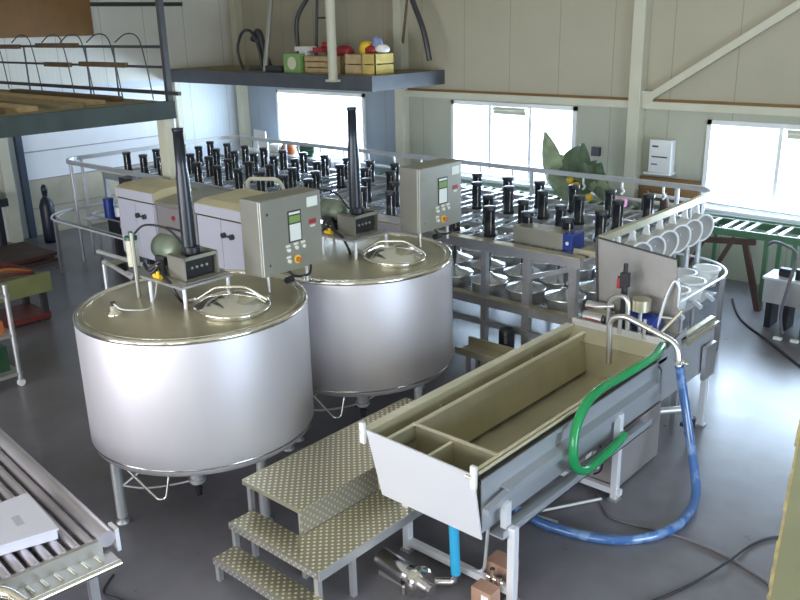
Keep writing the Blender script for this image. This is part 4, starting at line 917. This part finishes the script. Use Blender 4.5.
blob('brown_sack', (-13.6,7.9,.55), (.5,.4,1.1), 'rust_wood', 'brown sack standing inside the left end of the rail loop', 'sack', 21)
bn = thing('green_bench', 'pale green low bench with red hoses on top, far left', 'bench', (-11.8,4.3,0))
obj('panel', MB().bx(-12.2,-11.5,3.4,5.25,.62,.68).bx(-11.5,-11.45,3.4,5.3,.44,.72), 'bench_green', bn)
obj('base', MB().bx(-12.2,-11.5,3.4,5.25,.04,.12), 'red_hose', bn)
for x in (-12.15,-11.56):
    for y in (3.5,5.2): obj('leg', MB().bx(x-.04,x+.04,y-.04,y+.04,0,.62), 'dark_steel', bn)
for k, dz in enumerate((0,.05,.1)):
    tag(obj('rubber_hose', MB().tube(smooth([(-11.6-k*.14,3.6,.71),(-11.65-k*.12,4.2,.76+dz),(-11.6-k*.14,4.8,.76+dz),(-11.62-k*.1,5.15,.71)]), .025, 8), 'red_hose' if k != 1 else 'orange'),
        ['dark red hose along the right edge of the green bench','orange hose between two red ones on the green bench','dark red hose farthest left on the green bench'][k], 'hose')
ca = thing('wire_cart', 'steel shelf cart on castors at the left edge', 'cart', (-9.8,3.85,0))
for x, y in ((-9.5,3.85),(-9.5,3.45),(-10.5,3.85),(-10.5,3.45)):
    obj('post', MB().cyl((x,y,.08),(x,y,1.25),.03), 'steel_satin', ca)
    obj('castor', MB().cyl((x-.02,y,.045),(x+.02,y,.045),.045,seg=14), 'white_plastic', ca)
for z in (.14,.62,1.1): obj('shelf', MB().bx(-10.52,-9.48,3.42,3.88,z,z+.04), 'steel_satin', ca)
tag(obj('green_tray', MB().bx(-10.3,-9.62,3.5,3.8,.18,.48), 'dark_green'), 'green tray on the bottom shelf of the cart', 'tray')
tag(obj('yellow_packet', MB().bx(-9.9,-9.7,3.46,3.49,.18,.32), 'yellow'), 'yellow packet in front of the green tray', 'packet')
tag(obj('orange_tray', MB().bx(-10.3,-9.6,3.5,3.8,.66,.80), 'orange'), 'orange tray on the middle shelf of the cart', 'tray')
tag(obj('pallet_stack', MB().bx(-15.8,-14.5,6.0,6.9,0,.06).bx(-15.8,-14.5,6.0,6.9,.12,.17).bx(-15.7,-15.5,6.0,6.9,.06,.12).bx(-14.8,-14.6,6.0,6.9,.06,.12), 'rust_wood'), 'dark brown pallet by the left wall', 'pallet')
tag(obj('dark_shelf', MB().bx(-16.6,-15.7,5.2,6.7,.9,1.05).bx(-16.5,-16.4,5.3,5.4,0,.9).bx(-15.9,-15.8,6.5,6.6,0,.9).bx(-15.9,-15.8,5.3,5.4,0,.9), 'black_plastic'), 'dark low table at the left edge below the platform', 'table')

# ------------------------------------------------------------------ floor cables, right panel
tag(obj('power_cable', MB().tube(smooth([(-3.1,6.0,.012),(-2.92,5.81,.012),(-2.76,5.71,.012),(-2.38,5.80,.012),(-2.05,5.82,.012),(-1.78,5.77,.012),(-1.45,5.64,.012),(-1.2,5.4,.012)]), .012, 6), 'cable_grey'), 'grey cable crossing the floor from the trough to the right', 'cable')
tag(obj('extension_cord', MB().tube(smooth([(-2.2,4.6,.012),(-2.05,4.97,.012),(-1.92,5.34,.012),(-1.82,5.71,.034),(-1.77,6.08,.012),(-1.64,6.32,.012),(-1.4,6.4,.012)]), .011, 6), 'cable_black'), 'black cord crossing the grey cable on the floor at the lower right', 'cable')
tag(obj('floor_hose', MB().tube(smooth([(-4.2,12.0,.015),(-3.79,11.22,.015),(-3.2,10.6,.015),(-2.64,10.02,.015),(-2.0,9.4,.015)]), .015, 6), 'cable_black'), 'thin dark hose on the floor at the far right', 'hose')
tag(obj('short_cable', MB().tube(smooth([(-5.35,2.6,.012),(-5.22,2.44,.012),(-5.05,2.47,.012),(-4.8,2.55,.012)]), .01, 6), 'cable_black'), 'short black cable on the floor beside the roller conveyor', 'cable')
wp = thing('painted_board', 'olive green painted board with chipped yellow edge at the right border', 'board', (-.9,3.6,0))
lean = Matrix(((1,0,.034,0),(0,1,0,0),(0,0,1,0),(0,0,0,1)))
obj('board', MB().prism([(-1.17,4.35),(.0,4.35),(.0,4.45),(-1.17,4.45)], 2, 0, 2.15).xf(lean), 'wall_green', wp)
b = MB(); random.seed(5); z = 0
while z < 2.1:
    h = random.uniform(.03,.09); w = random.uniform(.004,.014); b.bx(-1.17-w,-1.162,4.35-.003,4.452,z,min(z+h,2.15)); z += h
b.xf(lean)
obj('chipped_edge', b, 'chip_edge', wp)

# ------------------------------------------------------------------ camera
cd = bpy.data.cameras.new('camera'); cam = bpy.data.objects.new('camera', cd); C.objects.link(cam)
yaw, pitch, roll, f = math.radians(-41.883), math.radians(18.288), math.radians(1.329), 843.65
fw_ = Vector((math.sin(yaw)*math.cos(pitch), math.cos(yaw)*math.cos(pitch), -math.sin(pitch)))
rt = Vector((math.cos(yaw), -math.sin(yaw), 0)); dn = fw_.cross(rt)
c_, s_ = math.cos(roll), math.sin(roll)
rt, dn = rt*c_+dn*s_, dn*c_-rt*s_
R3 = Matrix((rt, -dn, -fw_)).transposed()
cam.matrix_world = Matrix.Translation((0,0,4.0)) @ R3.to_4x4()
cd.sensor_width = 36; cd.lens = f/800*36; cd.clip_start = .05; cd.clip_end = 200
sc.camera = cam

# ------------------------------------------------------------------ light
w = bpy.data.worlds.new('sky'); sc.world = w; w.use_nodes = True
w.node_tree.nodes['Background'].inputs[0].default_value = (.62,.80,1,1); w.node_tree.nodes['Background'].inputs[1].default_value = 4
def area(name, loc, rot, sx, sy, power, col):
    l = bpy.data.lights.new(name, 'AREA'); l.shape = 'RECTANGLE'; l.size = sx; l.size_y = sy; l.energy = power; l.color = col
    o = bpy.data.objects.new(name, l); C.objects.link(o); o.location = loc; o.rotation_euler = rot; return o
for a, c, lo, hi in WIN:    # daylight entering each window, from just outside the glass
    area('window_daylight', ((a+c)/2, Y1+.35, (lo+hi)/2), (math.radians(-90),0,0), c-a, hi-lo, 260, (.60,.78,1))
for (a, c, lo, hi), p in zip(FILL_OPENINGS, (350, 300, 120)):  # fill lamps outside the added front openings
    area('window_daylight', ((a+c)/2, Y0-.4, (lo+hi)/2), (math.radians(90),0,0), c-a, hi-lo, p, (.98,.93,1) if a < -6 else (1,.94,.80))
area('door_daylight', (X1+.5, 4.0, 1.9), (0,math.radians(90),0), 3.5, 5, 330, (.66,.82,1))  # added fill through an unseen opening in the right wall
vs = sc.view_settings; vs.view_transform = 'Standard'; vs.look = 'None'; vs.gamma = 1; vs.use_curve_mapping = False; vs.exposure = .33
